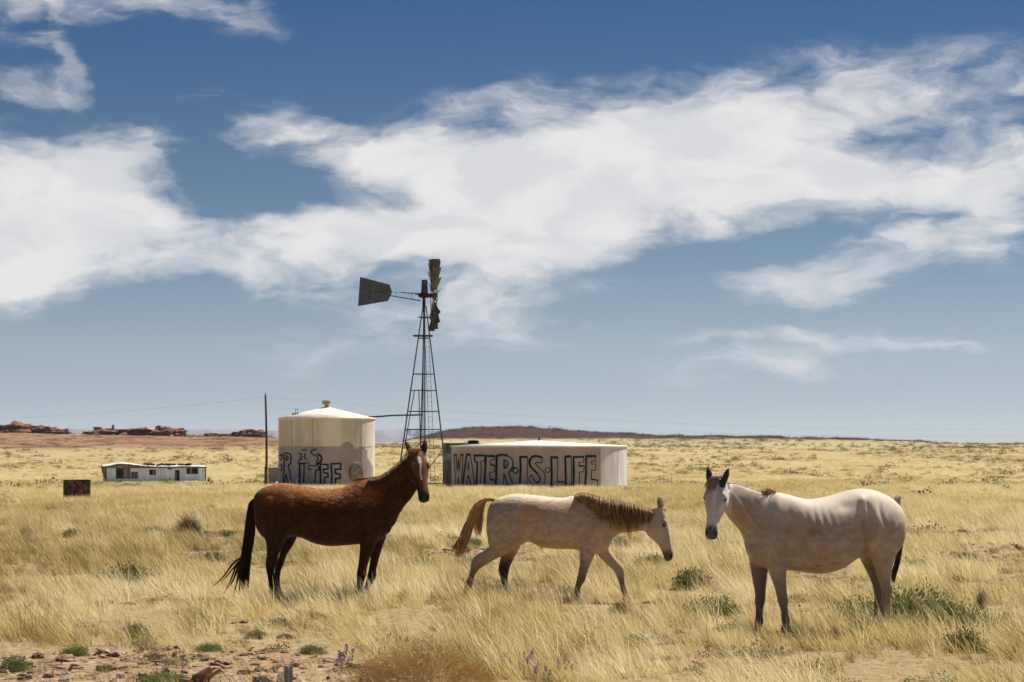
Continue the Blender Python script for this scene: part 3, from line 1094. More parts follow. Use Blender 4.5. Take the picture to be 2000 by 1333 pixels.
def build_windmill():
    d = 150.0
    k = d / FPX
    base = Vector(((825 - CX) * k, d, 0))
    base.z = g1(base.x, d)
    root = empty('windmill', base)
    prop(root, 'steel farm windmill with lattice tower, tail vane and a battered edge-on wheel', 'windmill')

    def Z(py):
        return EYE + (HY - py) * k - base.z

    def X(px):
        return (px - 825) * k

    def hw(z):      # half diagonal of the tower
        z0, z1 = Z(945), Z(606)
        t = (z - z0) / (z1 - z0)
        return (49 + (4 - 49) * t) * k
    rot = R(4)
    ang = [math.pi + rot, -math.pi / 2 + rot + R(4), rot, math.pi / 2 + rot + R(4)]    # left, near, right, far corner

    def corner(i, z):
        h = hw(z)
        return Vector((h * math.cos(ang[i]) + (z - Z(945)) * .0135 * .9, h * math.sin(ang[i]), z))
    ztop = Z(598)
    for i in range(4):
        m = MB()
        m.tube([corner(i, -.25), corner(i, Z(760)), corner(i, ztop)], [.045, .042, .036], 5)
        m.build('leg', STEEL, root)
    for py, faces in ((945, (0, 1, 2, 3)), (875.5, (0, 1, 2, 3)), (839, (0, 1, 2, 3)), (804, (0, 1, 2, 3)), (763, (0, 1, 2)), (731, (0, 1, 2, 3)), (661, (0, 1, 2, 3)), (621, (0, 1, 2, 3))):
        for i in faces:
            m = MB()
            j = (i + 1) % 4
            z = Z(py)
            m.tube([corner(i, z), corner(j, z)], .033, 5)
            m.build('girt', STEEL, root)
    for (i, j, pa, pb) in ((1, 2, 925, 877), (0, 1, 895, 860)):
        m = MB()
        m.tube([corner(i, Z(pa)), corner(j, Z(pb))], .03, 5)
        m.build('brace', STEEL, root)
    # two inner posts under the girt at mid height
    for (pa, pb) in ((810, 790), (818.5, 822)):
        m = MB()
        m.tube([(X(pa), -.25, Z(764)), (X(pb), -.35, Z(876))], .03, 5)
        m.build('inner_post', STEEL, root)
    # pump rod in the middle
    m = MB()
    m.tube([(0.02, 0, -.2), (.05, 0, Z(700)), (X(828), 0, Z(585))], [.025, .03, .06], 6)
    m.build('pump_rod', STEEL, root)
    # work platform planks
    for (pa, pb, py, y) in ((807, 845.5, 656, -.30), (808, 845, 657, .25)):
        m = MB()
        m.box((X(pa), y - .11, Z(py) - .03), (X(pb), y + .11, Z(py) + .03))
        m.build('platform_plank', mat('plank_brown', (.10, .07, .05), .9), root)
    m = MB()
    m.box((X(817), -.30, Z(620.5) - .02), (X(839), .30, Z(620.5) + .03))
    m.build('top_plate', STEEL, root)
    # ladder on the right near face
    lad = MB()
    p0a, p0b = Vector((X(842.5), -.75, Z(945))), Vector((X(851), -.62, Z(945)))
    p1a, p1b = Vector((X(830.5), -.24, Z(664))), Vector((X(838), -.14, Z(664)))
    lad.tube([p0a, p1a], .014, 5)
    ladder = lad.build('ladder', STEEL, root)
    m = MB()
    m.tube([p0b, p1b], .014, 5)
    m.build('rail', STEEL, ladder)
    for q in range(29):
        t = (q + .5) / 29
        m = MB()
        m.tube([p0a.lerp(p1a, t), p0b.lerp(p1b, t)], .011, 4)
        m.build('rung', STEEL, ladder)
    # gearbox and hood
    m = MB()
    m.box((X(820), -.22, Z(582)), (X(836), .22, Z(573)))
    m.box((X(817), -.1, Z(580)), (X(821), .1, Z(575)))
    m.tube([(X(834), 0, Z(578)), (X(846), .02, Z(577))], .13, 10)
    m.tube([(X(828), 0, Z(600)), (X(828), 0, Z(582))], .10, 8)
    gear = m.build('gearbox', RUSTRED, root)
    m = MB()
    z0, z1 = Z(573) + .003, Z(547)
    a = [(X(822.5), -.24), (X(836), -.24), (X(836), .24), (X(822.5), .24)]
    b = [(X(824), -.15), (X(834.5), -.15), (X(834.5), .15), (X(824), .15)]
    m.add([(p[0], p[1], z0) for p in a] + [(p[0], p[1], z1) for p in b], [(3, 2, 1, 0), (4, 5, 6, 7), (0, 1, 5, 4), (1, 2, 6, 5), (2, 3, 7, 6), (3, 0, 4, 7)])
    m.build('gear_hood', mat('hood_grey', (.10, .105, .115), .5, .25, 4, metal=.3), root)
    # tail: boom and vane
    boom = MB()
    boom.tube([(X(762), -.12, Z(578)), (X(822), 0, Z(588))], .035, 6)
    boom.tube([(X(783), -.08, Z(572)), (X(820), 0, Z(574))], .03, 5)
    boom.tube([(X(766), -.1, Z(571.3)), (X(783), -.08, Z(572))], .012, 4)
    boom.tube([(X(804.5), -.05, Z(585)), (X(804.5), -.05, Z(573))], .018, 4)
    boom.tube([(X(773.5), -.1, Z(580)), (X(773.5), -.1, Z(571.6))], .014, 4)
    boom.tube([(X(811), -.02, Z(576)), (X(822), 0, Z(576))], .03, 4)
    bo = boom.build('tail_boom', STEEL, root)
    m = MB()
    poly = [(704, 542), (761, 557), (765.5, 571.5), (758, 588), (700, 598)]
    m.prism([(X(x), -.14, Z(y)) for x, y in poly], (0, .02, 0))
    vane = m.build('tail_vane', mat('vane_grey', (.105, .11, .12), .55, .12, 1.2, metal=.3, bump=.3), root)
    for (x0, y0, x1, y1, r_) in ((722.5, 554, 722.5, 588, .022), (745, 562, 744, 583, .016), (723, 570.5, 752, 572.5, .028)):
        m = MB()
        m.tube([(X(x0), -.16, Z(y0)), (X(x1), -.16, Z(y1))], r_, 4)
        m.build('rib', STEEL, vane)
    for i in range(len(poly)):
        p, q = poly[i], poly[(i + 1) % len(poly)]
        m = MB()
        m.tube([(X(p[0]), -.13, Z(p[1])), (X(q[0]), -.13, Z(q[1]))], .02, 4)
        m.build('edge_bead', STEEL, vane)
    # the wheel, seen almost edge-on from behind
    hub = Vector((X(848), .02, Z(577)))
    yaw = R(5)
    ax = Vector((math.cos(yaw), math.sin(yaw), .0))
    up = Vector((0, 0, 1))
    sd_ = up.cross(ax)
    RO, RI = 71 * k, 22 * k

    def W(r_, a_, off=0.0):
        return hub + (up * math.cos(a_) + sd_ * math.sin(a_)) * r_ + ax * off
    wheel = MB()
    wheel.lathe([(.10, -.2), (.14, -.15), (.14, .15), (.10, .2)], 12)
    M = Matrix((sd_, up, ax)).transposed()
    wheel.v = [hub + M @ Vector(v) for v in wheel.v]
    wh = wheel.build('wheel', RUSTRED, root)
    nb = 18
    for rr, off in ((RI + .12, -.06), (RO - .18, -.10)):
        m = MB()
        m.tube([W(rr, 2 * math.pi * i / 40, off) for i in range(41)], .018, 4, cap=False)
        m.build('rim', STEEL, wh)
    for i in range(6):
        a_ = 2 * math.pi * (i + .3) / 6
        for off in (-.22, .2):
            m = MB()
            m.tube([W(.12, a_, off), W(RO - .18, a_ + .12, -.10)], .017, 4)
            m.build('spoke', STEEL, wh)
    rs = random.Random(7)
    for i in range(nb):
        a_ = 2 * math.pi * (i + .5) / nb
        if i in (5,):
            continue
        bent = 0.0
        low = math.cos(a_) < -.2
        rin, ro = RI, RO
        tw = .85
        if low:
            bent = rs.uniform(-.35, .35)
            tw = rs.uniform(.3, .75)
            rin, ro = RI + rs.uniform(-.05, .2), RO - rs.uniform(0, .22)
        half = math.pi / nb * (1.05 if not low else .9)
        grid = []
        nu, nv = 5, 5
        for u in range(nu):
            t = u / (nu - 1)
            r_ = rin + (ro - rin) * t
            for q in range(nv):
                s = q / (nv - 1) * 2 - 1
                wdt = half * r_ * s
                curve = .10 * (s * s - .5)
                off = wdt * tw + curve + bent * t * t * .5 - .05
                grid.append(W(r_, a_ + (s * half * math.cos(tw)), off))
        vs = list(grid) + [g + ax * .012 for g in grid]
        fs = []
        n2 = nu * nv
        for u in range(nu - 1):
            for q in range(nv - 1):
                a0 = u * nv + q
                fs.append((a0, a0 + 1, a0 + nv + 1, a0 + nv))
                fs.append((n2 + a0, n2 + a0 + nv, n2 + a0 + nv + 1, n2 + a0 + 1))
        mesh_obj('blade', vs, fs, BLADE_M, wh, True)
    # earth and concrete at the foot
    m = MB()
    m.box((-1.75, -1.6, -.35), (1.75, 1.6, .03))
    m.build('concrete_pad', mat('dusty_concrete', (.34, .27, .21), .95, .25, 3, bump=.4), root)
    return base


WM = build_windmill()


def build_pipe():
    d = 148.5
    pts = []
    for t in np.linspace(0, 1, 12):
        px = 716 + (826 - 716) * t
        py = 815 - 5.0 * t ** .8 + .5 * math.sin(t * 9)
        pts.append(at(px, py, 145.5 + 4.2 * t))
    c = pts[0].copy()
    m = MB()
    m.tube([p - c for p in pts], .05, 8)
    m.tube([pts[0] - c + Vector((-.1, 0, -.25)), pts[0] - c], .05, 8)
    p = m.build('delivery_pipe', BLACKPIPE, None, True, loc=c)
    prop(p, 'black delivery pipe running from the windmill tower to the tall tank roof', 'pipe')


build_pipe()


def build_pole():
    d = 150.0
    base = at(520, 945, d)
    gb = g1(base.x, d)
    root = empty('utility_pole', (base.x, d, gb))
    prop(root, 'leaning dark wooden utility pole left of the tall tank', 'pole')
    top = at(518.5, 773, d)
    m = MB()
    pts = []
    for t in np.linspace(0, 1, 9):
        p = Vector((0, 0, -.3)).lerp(Vector((top.x - base.x, 0, top.z - gb)), t)
        p.x += .04 * math.sin(t * 3.1) * (1 if t < .9 else .5)
        pts.append(p)
    m.tube(pts, [.085 - .03 * t for t in np.linspace(0, 1, 9)], 8)
    m.build('shaft', WOODG, root)
    m = MB()
    m.tube([(-.1, .05, -.2), (-.075, .05, 1.2)], .03, 5)
    m.build('guard_stake', WOODG, root)
    m = MB()
    z = top.z - gb
    m.lathe([(.02, 0), (.035, .05), (.03, .12), (.01, .14)], 8, (top.x - base.x, 0, z))
    m.build('insulator', STEEL, root)
    labels = ('upper thin overhead wire running right from the wooden pole', 'lower thin overhead wire running right from the wooden pole', 'thin overhead wire running left from the top of the wooden pole')
    for (tgt, p0, sag, lab) in ((at(2300, 830, 210), at(519, 776, d), 1.0, labels[0]), (at(2300, 842, 210), at(519, 795, d), 1.0, labels[1]), (at(-500, 812, 190), at(519, 776, d), .8, labels[2])):
        m = MB()
        pts = []
        for t in np.linspace(0, 1, 26):
            p = p0.lerp(tgt, t)
            p.z -= sag * 4 * t * (1 - t)
            pts.append(p - p0)
        m.tube(pts, .0042, 4)
        o = m.build('overhead_wire', WIREM, None, loc=p0)
        prop(o, lab, 'wire', 'overhead wires')


build_pole()


def build_shed():
    d = 158.0
    a, b = at(525.5, 914, d), at(562, 945, d)
    gb = g1(a.x, d)
    root = empty('equipment_box', ((a.x + b.x) / 2, d, gb))
    prop(root, 'small grey metal equipment box between the wooden pole and the tall tank', 'box')
    w = b.x - a.x
    h = a.z - gb
    m = MB()
    m.box((-w / 2, -.5, -.1), (w / 2, .5, h - .04))
    m.build('body', mat('box_grey', (.24, .235, .235), .8, .15, 2), root)
    m = MB()
    m.box((-w / 2 - .03, -.53, h - .038), (w / 2 + .03, .53, h))
    m.build('lid', STEEL, root)
    p = at(540, 942, 152)
    m = MB()
    m.lathe([(.11, 0), (.12, .2), (.09, .27), (.035, .3), (.035, .34), (.01, .345)], 10)
    o = m.build('plastic_jug', mat('white_plastic', (.75, .76, .8), .4, .05, 3), None, True, loc=(p.x, 152, g1(p.x, 152)))
    prop(o, 'white plastic jug on the ground in front of the grey equipment box', 'jug')


build_shed()


def build_block_box():
    p = on_ground(150, 975)
    d = p.y
    k = d / FPX
    root = empty('block_enclosure', p, R(24))
    prop(root, 'small square enclosure of rusty brown blocks standing alone in the grass at left', 'enclosure')
    w, h = 42 * k / math.cos(R(18)), 38 * k
    dp = w * .95
    nc = 8
    ch = h / nc
    rs = random.Random(2)
    names = {}
    for j in range(nc):
        for side in range(4):
            L_ = w if side % 2 == 0 else dp
            nb = 3
            off = .5 if (j + side) % 2 else 0
            edges = [0] + [min(max((i + off) / nb, 0), 1) for i in range(nb + 1)] + [1]
            edges = sorted(set(round(e, 4) for e in edges))
            for e0, e1 in zip(edges[:-1], edges[1:]):
                if e1 - e0 < .05:
                    continue
                m = MB()
                t = .14
                g = .006
                jut = rs.uniform(-.008, .016)
                x0, x1 = e0 * L_ + g, e1 * L_ - g
                z0, z1 = j * ch - (.1 if j == 0 else 0), (j + 1) * ch - g + (rs.uniform(-.02, .02) if j == nc - 1 else 0)
                if side == 0:
                    m.box((-w / 2 + x0, -dp / 2 - jut, z0), (-w / 2 + x1, -dp / 2 + t, z1))
                elif side == 2:
                    m.box((-w / 2 + x0, dp / 2 - t, z0), (-w / 2 + x1, dp / 2 + jut, z1))
                elif side == 1:
                    m.box((w / 2 - t, -dp / 2 + t + .004 + x0 * (dp - 2 * t) / dp, z0), (w / 2 + jut, -dp / 2 + t + .004 + x1 * (dp - 2 * t - .01) / dp, z1))
                else:
                    m.box((-w / 2 - jut, -dp / 2 + t + .004 + x0 * (dp - 2 * t) / dp, z0), (-w / 2 + t, -dp / 2 + t + .004 + x1 * (dp - 2 * t - .01) / dp, z1))
                m.build('block', BRICKM if (side == 0 and rs.random() < .75) else BRICKD, root)


build_block_box()

# ------------------------------------------------------------------ mobile home


def build_mobile_home():
    d = 300.0
    k = d / FPX / 8.0                                # metres for one pixel of the 8x view (180, 890)
    base = at(180 + 265 / 8 - 6, 945, d)
    base.z = g1(base.x, d)
    yaw = R(14)
    root = empty('mobile_home', base, yaw)
    prop(root, 'derelict white mobile home with broken windows and tyres on its roof', 'mobile home')
    cs = 1 / math.cos(yaw)

    def X(x):
        return (x - 265) * k * cs

    def Z(y):
        return (438 - y) * k + .03
    LN, DP = X(1775), 3.1
    ztop = Z(205)
    zb = .12
    m = MB()
    # long wall with real openings: pieces round the windows and the open door
    ops = [(420, 225, 625, 375), (650, 282, 738, 360), (925, 250, 1010, 318), (1315, 250, 1370, 415), (1490, 225, 1655, 305)]
    xs = [0.0]
    for (x0, y0, x1, y1) in ops:
        m.box((xs[-1], 0, zb), (X(x0), .08, ztop))
        m.box((X(x0), 0, zb), (X(x1), .08, Z(y1)))
        m.box((X(x0), 0, Z(y0)), (X(x1), .08, ztop))
        xs.append(X(x1))
    m.box((xs[-1], 0, zb), (LN, .08, ztop))
    m.build('long_wall', SIDING, root)
    m = MB()
    m.box((0, DP - .08, zb), (LN, DP, ztop))
    m.box((LN - .08, .082, zb), (LN, DP - .082, ztop))
    m.build('back_wall', SIDING, root)
    m = MB()          # end wall with its window
    m.box((0, .082, zb), (.08, .75, ztop))
    m.box((0, 2.35, zb), (.08, DP - .082, ztop))
    m.box((0, .75, zb), (.08, 2.35, Z(378)))
    m.box((0, .75, Z(225)), (.08, 2.35, ztop))
    m.build('end_wall', SIDING, root)
    m = MB()
    m.box((-.02, -.02, zb - .16), (LN + .02, DP + .02, zb - .002))
    m.build('skirt', TRIM, root)
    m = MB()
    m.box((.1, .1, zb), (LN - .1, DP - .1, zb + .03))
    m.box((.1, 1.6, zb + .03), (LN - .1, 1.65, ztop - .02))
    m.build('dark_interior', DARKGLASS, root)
    for i, (x0, y0, x1, y1) in enumerate(ops):
        if i == 3:
            m = MB()
            m.box((X(x0) - .05, -.03, Z(y1)), (X(x0), .1, Z(y0) + .04))
            m.box((X(x1), -.03, Z(y1)), (X(x1) + .05, .1, Z(y0) + .04))
            fr = m.build('door_frame', TRIM, root)
            m = MB()
            m.box((X(x0) + .05, .3, Z(y1)), (X(x0) + .22, .34, Z(y0) - .2))
            m.build('door_leaf', CURTAIN, fr)
            continue
        m = MB()
        fw = .05
        X0, X1, Z0, Z1 = X(x0), X(x1), Z(y1), Z(y0)
        m.box((X0 - fw, -.03, Z0 - fw), (X0, .05, Z1 + fw))
        m.box((X1, -.03, Z0 - fw), (X1 + fw, .05, Z1 + fw))
        m.box((X0, -.03, Z0 - fw), (X1, .05, Z0))
        m.box((X0, -.03, Z1), (X1, .05, Z1 + fw))
        w_ = m.build('window', TRIM, root)
        w = X1 - X0
        panes = {0: [(0, .33, DARKGLASS), (.33, .53, mat('brown_curtain', (.07, .055, .04), .9)), (.53, .78, CURTAIN), (.78, 1, mat('grey_curtain', (.24, .21, .17), .9))],
                 1: [(0, 1, BOARD)], 2: [(0, .2, DARKGLASS), (.2, .55, DARKGLASS), (.55, .8, CURTAIN), (.8, 1, DARKGLASS)],
                 4: [(0, .25, DARKGLASS), (.25, .5, mat('grey_curtain', (.24, .21, .17), .9)), (.5, .75, DARKGLASS), (.75, 1, DARKGLASS)]}[i]
        for a, b, mm in panes:
            mb = MB()
            mb.box((X0 + a * w + .015, .055, Z0 + .01), (X0 + b * w - .015, .075, Z1 - .01))
            mb.build('pane', mm, w_)
    m = MB()
    m.box((-.03, .70, Z(378) - .05), (.05, 2.40, Z(378)))
    m.box((-.03, .70, Z(225)), (.05, 2.40, Z(225) + .05))
    m.box((-.03, 1.5, Z(378)), (.05, 1.58, Z(225)))
    w_ = m.build('window', TRIM, root)
    for a, b, mm in ((.76, 1.48, DARKGLASS), (1.6, 2.34, BOARD)):
        m = MB()
        m.box((.05, a, Z(376)), (.07, b, Z(227)))
        m.build('pane', mm, w_)
    # closed door outline, vent, ledge, corner boards
    m = MB()
    X0, X1, Z0, Z1 = X(1090), X(1155), Z(418), Z(245)
    m.box((X0, -.02, Z0), (X0 + .03, -.002, Z1))
    m.box((X1 - .03, -.02, Z0), (X1, -.002, Z1))
    m.box((X0 + .03, -.02, Z1 - .03), (X1 - .03, -.002, Z1))
    fr = m.build('door', mat('door_grey', (.42, .44, .50), .7), root)
    m = MB()
    m.box((X0 + .035, -.015, Z0), (X1 - .035, -.003, Z1 - .035))
    m.build('door_panel', SIDING, fr)
    m = MB()
    m.box((X(1200), -.05, Z(242)), (X(1260), -.002, Z(222)))
    m.build('wall_vent', TRIM, root)
    m = MB()
    m.box((X(625), -.06, Z(378)), (X(758), -.002, Z(364)))
    m.build('ledge', TRIM, root)
    for (x, y) in ((0, 0), (LN, 0), (0, DP)):
        m = MB()
        m.box((x - .06, y - .03, zb), (x + .06, y + .03, ztop + .01))
        m.build('corner_board', TRIM, root)
    # roof: flat white deck at the right, buckled hump at the left with a torn grey fascia
    m = MB()
    nx = 40
    prof = []
    for i in range(nx + 1):
        x = -.5 + (LN + .6) * i / nx
        u = 265 + x / (k * cs)
        zf = np.interp(u, [150, 240, 500, 640, 860, 1000, 1780], [Z(178), Z(185), Z(140), Z(150), Z(186), Z(192), Z(192)])
        prof.append((x, float(zf)))
    v, f = [], []
    for (x, z) in prof:
        v += [(x, -.12, ztop - .02), (x, -.12, max(z - .16, ztop + .03)), (x, .6, z + .0), (x, 2.4, z + .10), (x, DP + .1, ztop + .06), (x, DP + .1, ztop - .02)]
    for i in range(nx):
        for j in range(5):
            a = i * 6 + j
            f.append((a, a + 6, a + 7, a + 1))
    f.append(tuple(range(5, -1, -1)))
    f.append(tuple(nx * 6 + j for j in range(6)))
    m.add(v, f)
    roof = m.build('roof', ROOFW, root)
    m = MB()
    vs, fs = [], []
    for i, (x, z) in enumerate(prof):
        t = max(z - .01, ztop + .03) + .05 * mnoise.noise(Vector((x * .8, 0, 1.5)))
        vs += [(x, -.15, ztop - .10), (x, -.15, t), (x, -.124, t), (x, -.124, ztop - .10)]
    for i in range(nx):
        for j in range(4):
            a = i * 4 + j
            b = i * 4 + (j + 1) % 4
            fs.append((a, b, b + 4, a + 4))
    m.add(vs, fs)
    m.build('fascia', mat('torn_grey_fascia', (.20, .18, .175), .9, .25, 1.5), roof)
    m = MB()
    m.prism([(-.5, -.1, ztop + .3), (-.5, .9, ztop + .3), (-.42, .9, ztop - .5), (-.2, .5, ztop - 1.2), (-.3, -.05, ztop - .2)], (.04, 0, 0))
    m.build('hanging_sheet', TRIM, roof)
    # tyres lying on the roof: separate things
    inv = Matrix.Rotation(yaw, 4, 'Z')
    tl = [(900, 'dark worn tyre lying nearest the roof hump of the mobile home', .1), (965, 'dark tyre second from the roof hump of the mobile home', -.12), (1085, 'dark tyre tilted up in the middle of the mobile home roof', .25),
          (1140, 'dark tyre beside the tilted one on the mobile home roof', .0), (1215, 'dark tyre fifth from the roof hump of the mobile home', .1), (1285, 'dark tyre above the wall vent of the mobile home', .0),
          (1420, 'dark tyre left of the last one on the mobile home roof', .05), (1530, 'dark tyre nearest the right end of the mobile home roof', .15)]
    for (u, lab, tilt) in tl:
        x = X(u)
        z = np.interp(x, *zip(*prof)) + .22
        p = base + inv @ Vector((x, 1.2 + .5 * math.sin(u), z))
        m = MB()
        vs, fs = [], []
        n1, n2 = 20, 8
        for i in range(n1):
            a = 2 * math.pi * i / n1
            for j in range(n2):
                b = 2 * math.pi * j / n2
                rr = .34 + .10 * math.cos(b)
                vs.append((rr * math.cos(a), rr * math.sin(a), .10 * math.sin(b)))
        for i in range(n1):
            for j in range(n2):
                fs.append((i * n2 + j, ((i + 1) % n1) * n2 + j, ((i + 1) % n1) * n2 + (j + 1) % n2, i * n2 + (j + 1) % n2))
        m.add(vs, fs)
        o = m.build('tyre', RUBBER, None, True, loc=p)
        o.rotation_euler = (tilt, tilt * .6, u)
        prop(o, lab, 'tyre', 'tyres on the mobile home roof')


build_mobile_home()


def build_post():
    d = 14.5
    p = at(563.5, 1301, d)
    gb = g1(p.x, d)
    h = p.z - gb
    root = empty('fence_post', (p.x, d, gb))
    prop(root, 'blurred grey metal post top at the bottom edge, nearest the camera', 'post')
    m = MB()
    w = 8.5 / FPX * d
    m.box((-w, -.006, -.3), (w, .006, h))
    m.box((-.005, -.036, -.3), (.005, -.0065, h))
    m.build('flange', POSTM, root)
    m = MB()
    for i in range(8):
        m.box((-.012, -.046, .1 + i * .08), (.012, -.0365, .12 + i * .08))
    s = m.build('studs', POSTM, root)


build_post()

# ------------------------------------------------------------------ horses


class Horse:
    def __init__(self, ox, oy, sc, d0, xc, slope=0.0):
        self.ox, self.oy, self.sc, self.d0, self.xc, self.slope = ox, oy, sc, d0, xc, slope
        self.v, self.f = [], []
        self.px0 = ox + xc / sc
        self.org = Vector(((self.px0 - CX) / FPX * d0, d0, 0))
        self.org.z = g1(self.org.x, d0)
        psi = math.atan(slope)
        self.lat = Vector((-math.sin(psi), math.cos(psi), 0))      # across the body, away from the camera
        self.sxy = d0 / FPX / sc

    def P(self, X, Y, yc=0.0):
        """local point for a traced outline position X, Y; yc is the offset across the body (negative: nearer)"""
        px, py = self.ox + X / self.sc, self.oy + Y / self.sc
        d = self.d0 + self.slope * (X - self.xc) * self.sxy + yc * self.lat.y
        x = (px - CX) / FPX * d
        z = EYE + (HY - py) / FPX * d
        return Vector((x, d, z)) - self.org

    def loft(self, rings, sub=4, n=20, sq=1.0, pear=0.0):
        """rings: list of (C, U, V): closed loft through ellipses, Catmull-Rom between rings"""
        rr = []
        k = len(rings)
        for i in range(k - 1):
            p0, p1, p2, p3 = rings[max(i - 1, 0)], rings[i], rings[i + 1], rings[min(i + 2, k - 1)]
            for s in range(sub):
                t = s / sub
                out = []
                for a, b, c, d in zip(p0, p1, p2, p3):
                    m1, m2 = (c - a) * .5, (d - b) * .5
                    t2, t3 = t * t, t * t * t
                    out.append(b * (2 * t3 - 3 * t2 + 1) + m1 * (t3 - 2 * t2 + t) + c * (-2 * t3 + 3 * t2) + m2 * (t3 - t2))
                rr.append(out)
        rr.append(list(rings[-1]))
        base = len(self.v)
        for C, U, V in rr:
            for j in range(n):
                a = 2 * math.pi * j / n
                c, s = math.cos(a), math.sin(a)
                cc = math.copysign(abs(c) ** sq, c)
                ss = math.copysign(abs(s) ** sq, s) * (1 - pear * c)
                self.v.append(C + U * cc + V * ss)
        m = len(rr)
        for i in range(m - 1):
            for j in range(n):
                a, b = base + i * n + j, base + i * n + (j + 1) % n
                self.f.append((a, b, b + n, a + n))
        self.f.append(tuple(base + j for j in range(n - 1, -1, -1)))
        self.f.append(tuple(base + (m - 1) * n + j for j in range(n)))

    def rings(self, lst, yc=0.0, across=None):
        out = []
        for r in lst:
            A, B, hw = r[0], r[1], r[2]
            y = yc + (r[3] if len(r) > 3 else 0.0)
            a, b = self.P(A[0], A[1], y), self.P(B[0], B[1], y)
            V = (across or self.lat) * hw
            out.append(((a + b) / 2, (a - b) / 2, V))
        return out

    def body(self, lst, pear=.10, sq=.92, yc=0.0, n=26):
        self.loft(self.rings(lst, yc), sub=8, n=72, pear=pear, sq=sq)

    def leg(self, lst, yc):
        self.loft(self.rings(lst, yc), sub=6, n=26, sq=.95)

    def blob(self, X, Y, yc, rx, ry, rz, rot=0.0):
        """muscle ellipsoid, rot turns it in the image plane"""
        bm = bmesh.new()
        bmesh.ops.create_icosphere(bm, subdivisions=3, radius=1)
        c = self.P(X, Y, yc)
        M = Matrix.Rotation(rot, 3, 'Y')
        base = len(self.v)
        for v in bm.verts:
            self.v.append(c + M @ Vector((v.co.x * rx, v.co.y * ry, v.co.z * rz)))
        for f in bm.faces:
            self.f.append(tuple(base + q.index for q in f.verts))
        bm.free()

    def head(self, poll, F, tilt, s=1.0, lean=0.0, ears=(1, 1), ear_out=.28, ear_fwd=.1, wid=1.0, ear_turn=.3, ear_s=1.0):
        """poll: local point between the ears; F: horizontal facing; tilt: how far the nose swings forward"""
        F = Vector((F[0], F[1], 0)).normalized()
        up = Vector((0, 0, 1))
        A = (F * math.sin(tilt) - up * math.cos(tilt)).normalized()
        T = (F * math.cos(tilt) + up * math.sin(tilt)).normalized()
        W = A.cross(T)
        if lean:
            Q = Matrix.Rotation(lean, 3, T)
            A, W = Q @ A, Q @ W
        self.hA, self.hT, self.hW, self.hO, self.hs, self.wid = A, T, W, poll, s, wid
        tab = [(-.055, .030, -.075, .045), (-.02, .062, -.125, .072), (.04, .082, -.175, .088), (.10, .088, -.205, .096), (.17, .086, -.215, .101), (.23, .078, -.205, .094), (.29, .068, -.170, .076),
               (.35, .060, -.128, .061), (.42, .052, -.098, .053), (.48, .047, -.086, .052), (.53, .042, -.082, .056), (.565, .028, -.080, .054), (.592, .006, -.074, .044), (.603, -.02, -.058, .026)]
        rings = []
        for a, t, b, w in tab:
            C = poll + (A * a + T * (t + b) / 2) * s
            rings.append((C, T * ((t - b) / 2 * s), W * (w * s * wid)))
        self.loft(rings, sub=6, n=48, sq=.86, pear=-.13)
        for sg in (-1, 1):
            # brow ridge, cheek disc, nostril wing
            for (a, t, w, ra, rt, rw) in ((.155, .050, .078, .045, .030, .026), (.17, -.10, .066, .085, .095, .036), (.545, .012, .040, .030, .026, .020), (.36, -.01, .045, .10, .02, .014)):
                bm = bmesh.new()
                bmesh.ops.create_icosphere(bm, subdivisions=2, radius=1)
                base = len(self.v)
                c = poll + (A * a + T * t + W * w * sg * wid) * s
                for v in bm.verts:
                    self.v.append(c + (A * v.co.x * ra + T * v.co.y * rt + W * v.co.z * rw) * s)
                for f in bm.faces:
                    self.f.append(tuple(base + q.index for q in f.verts))
                bm.free()
        # chin and lips
        # ears: tapered leaf-shaped lofts
        self.earmid = []
        for sg, on in zip((-1, 1), ears):
            if not on:
                continue
            b0 = poll + (A * .0 + T * .035 + W * .060 * sg * wid) * s
            E = (-A * 1.0 + T * ear_fwd + W * ear_out * sg).normalized()
            fr = (T * math.cos(ear_turn) + W * math.sin(ear_turn) * sg).normalized()
            fr = (fr - E * fr.dot(E)).normalized()
            sd2 = E.cross(fr)
            er = []
            for u, w, th in ((-.04, .030, .030), (.0, .036, .030), (.045, .043, .026), (.09, .040, .022), (.13, .028, .018), (.16, .014, .012), (.172, .005, .005)):
                er.append((b0 + E * u * s * ear_s + fr * (.010 * math.sin(u * 14)) * s, sd2 * w * s * ear_s, fr * th * .62 * s))
            self.loft(er, n=12)
            self.earmid.append((b0 + E * .07 * s, E, fr, sd2))

    def hloc(self, co):
        """head coordinates (along, front, across) of local points"""
        q = co - np.array(self.hO)
        return q @ np.array(self.hA) / self.hs, q @ np.array(self.hT) / self.hs, q @ np.array(self.hW) / self.hs / self.wid

    def traced(self, co):
        """outline coordinates X, Y of local points"""
        w = co + np.array(self.org)
        px = CX + FPX * w[:, 0] / w[:, 1]
        py = HY - FPX * (w[:, 2] - EYE) / w[:, 1]
        return (px - self.ox) * self.sc, (py - self.oy) * self.sc

    def finish(self, name, label, colour, m, voxel=.0098, deform=None):
        me = bpy.data.meshes.new('tmp_body')
        me.from_pydata([tuple(v) for v in self.v], [], self.f)
        tmp = bpy.data.objects.new('tmp_body', me)
        COL.objects.link(tmp)
        md = tmp.modifiers.new('r', 'REMESH')
        md.mode = 'VOXEL'
        md.voxel_size = voxel
        dg = bpy.context.evaluated_depsgraph_get()
        nm = bpy.data.meshes.new_from_object(tmp.evaluated_get(dg))
        bpy.data.objects.remove(tmp)
        bpy.data.meshes.remove(me)
        nv = len(nm.vertices)
        co = np.empty(nv * 3)
        nm.vertices.foreach_get('co', co)
        co = co.reshape(-1, 3)
        ed = np.empty(len(nm.edges) * 2, np.int64)
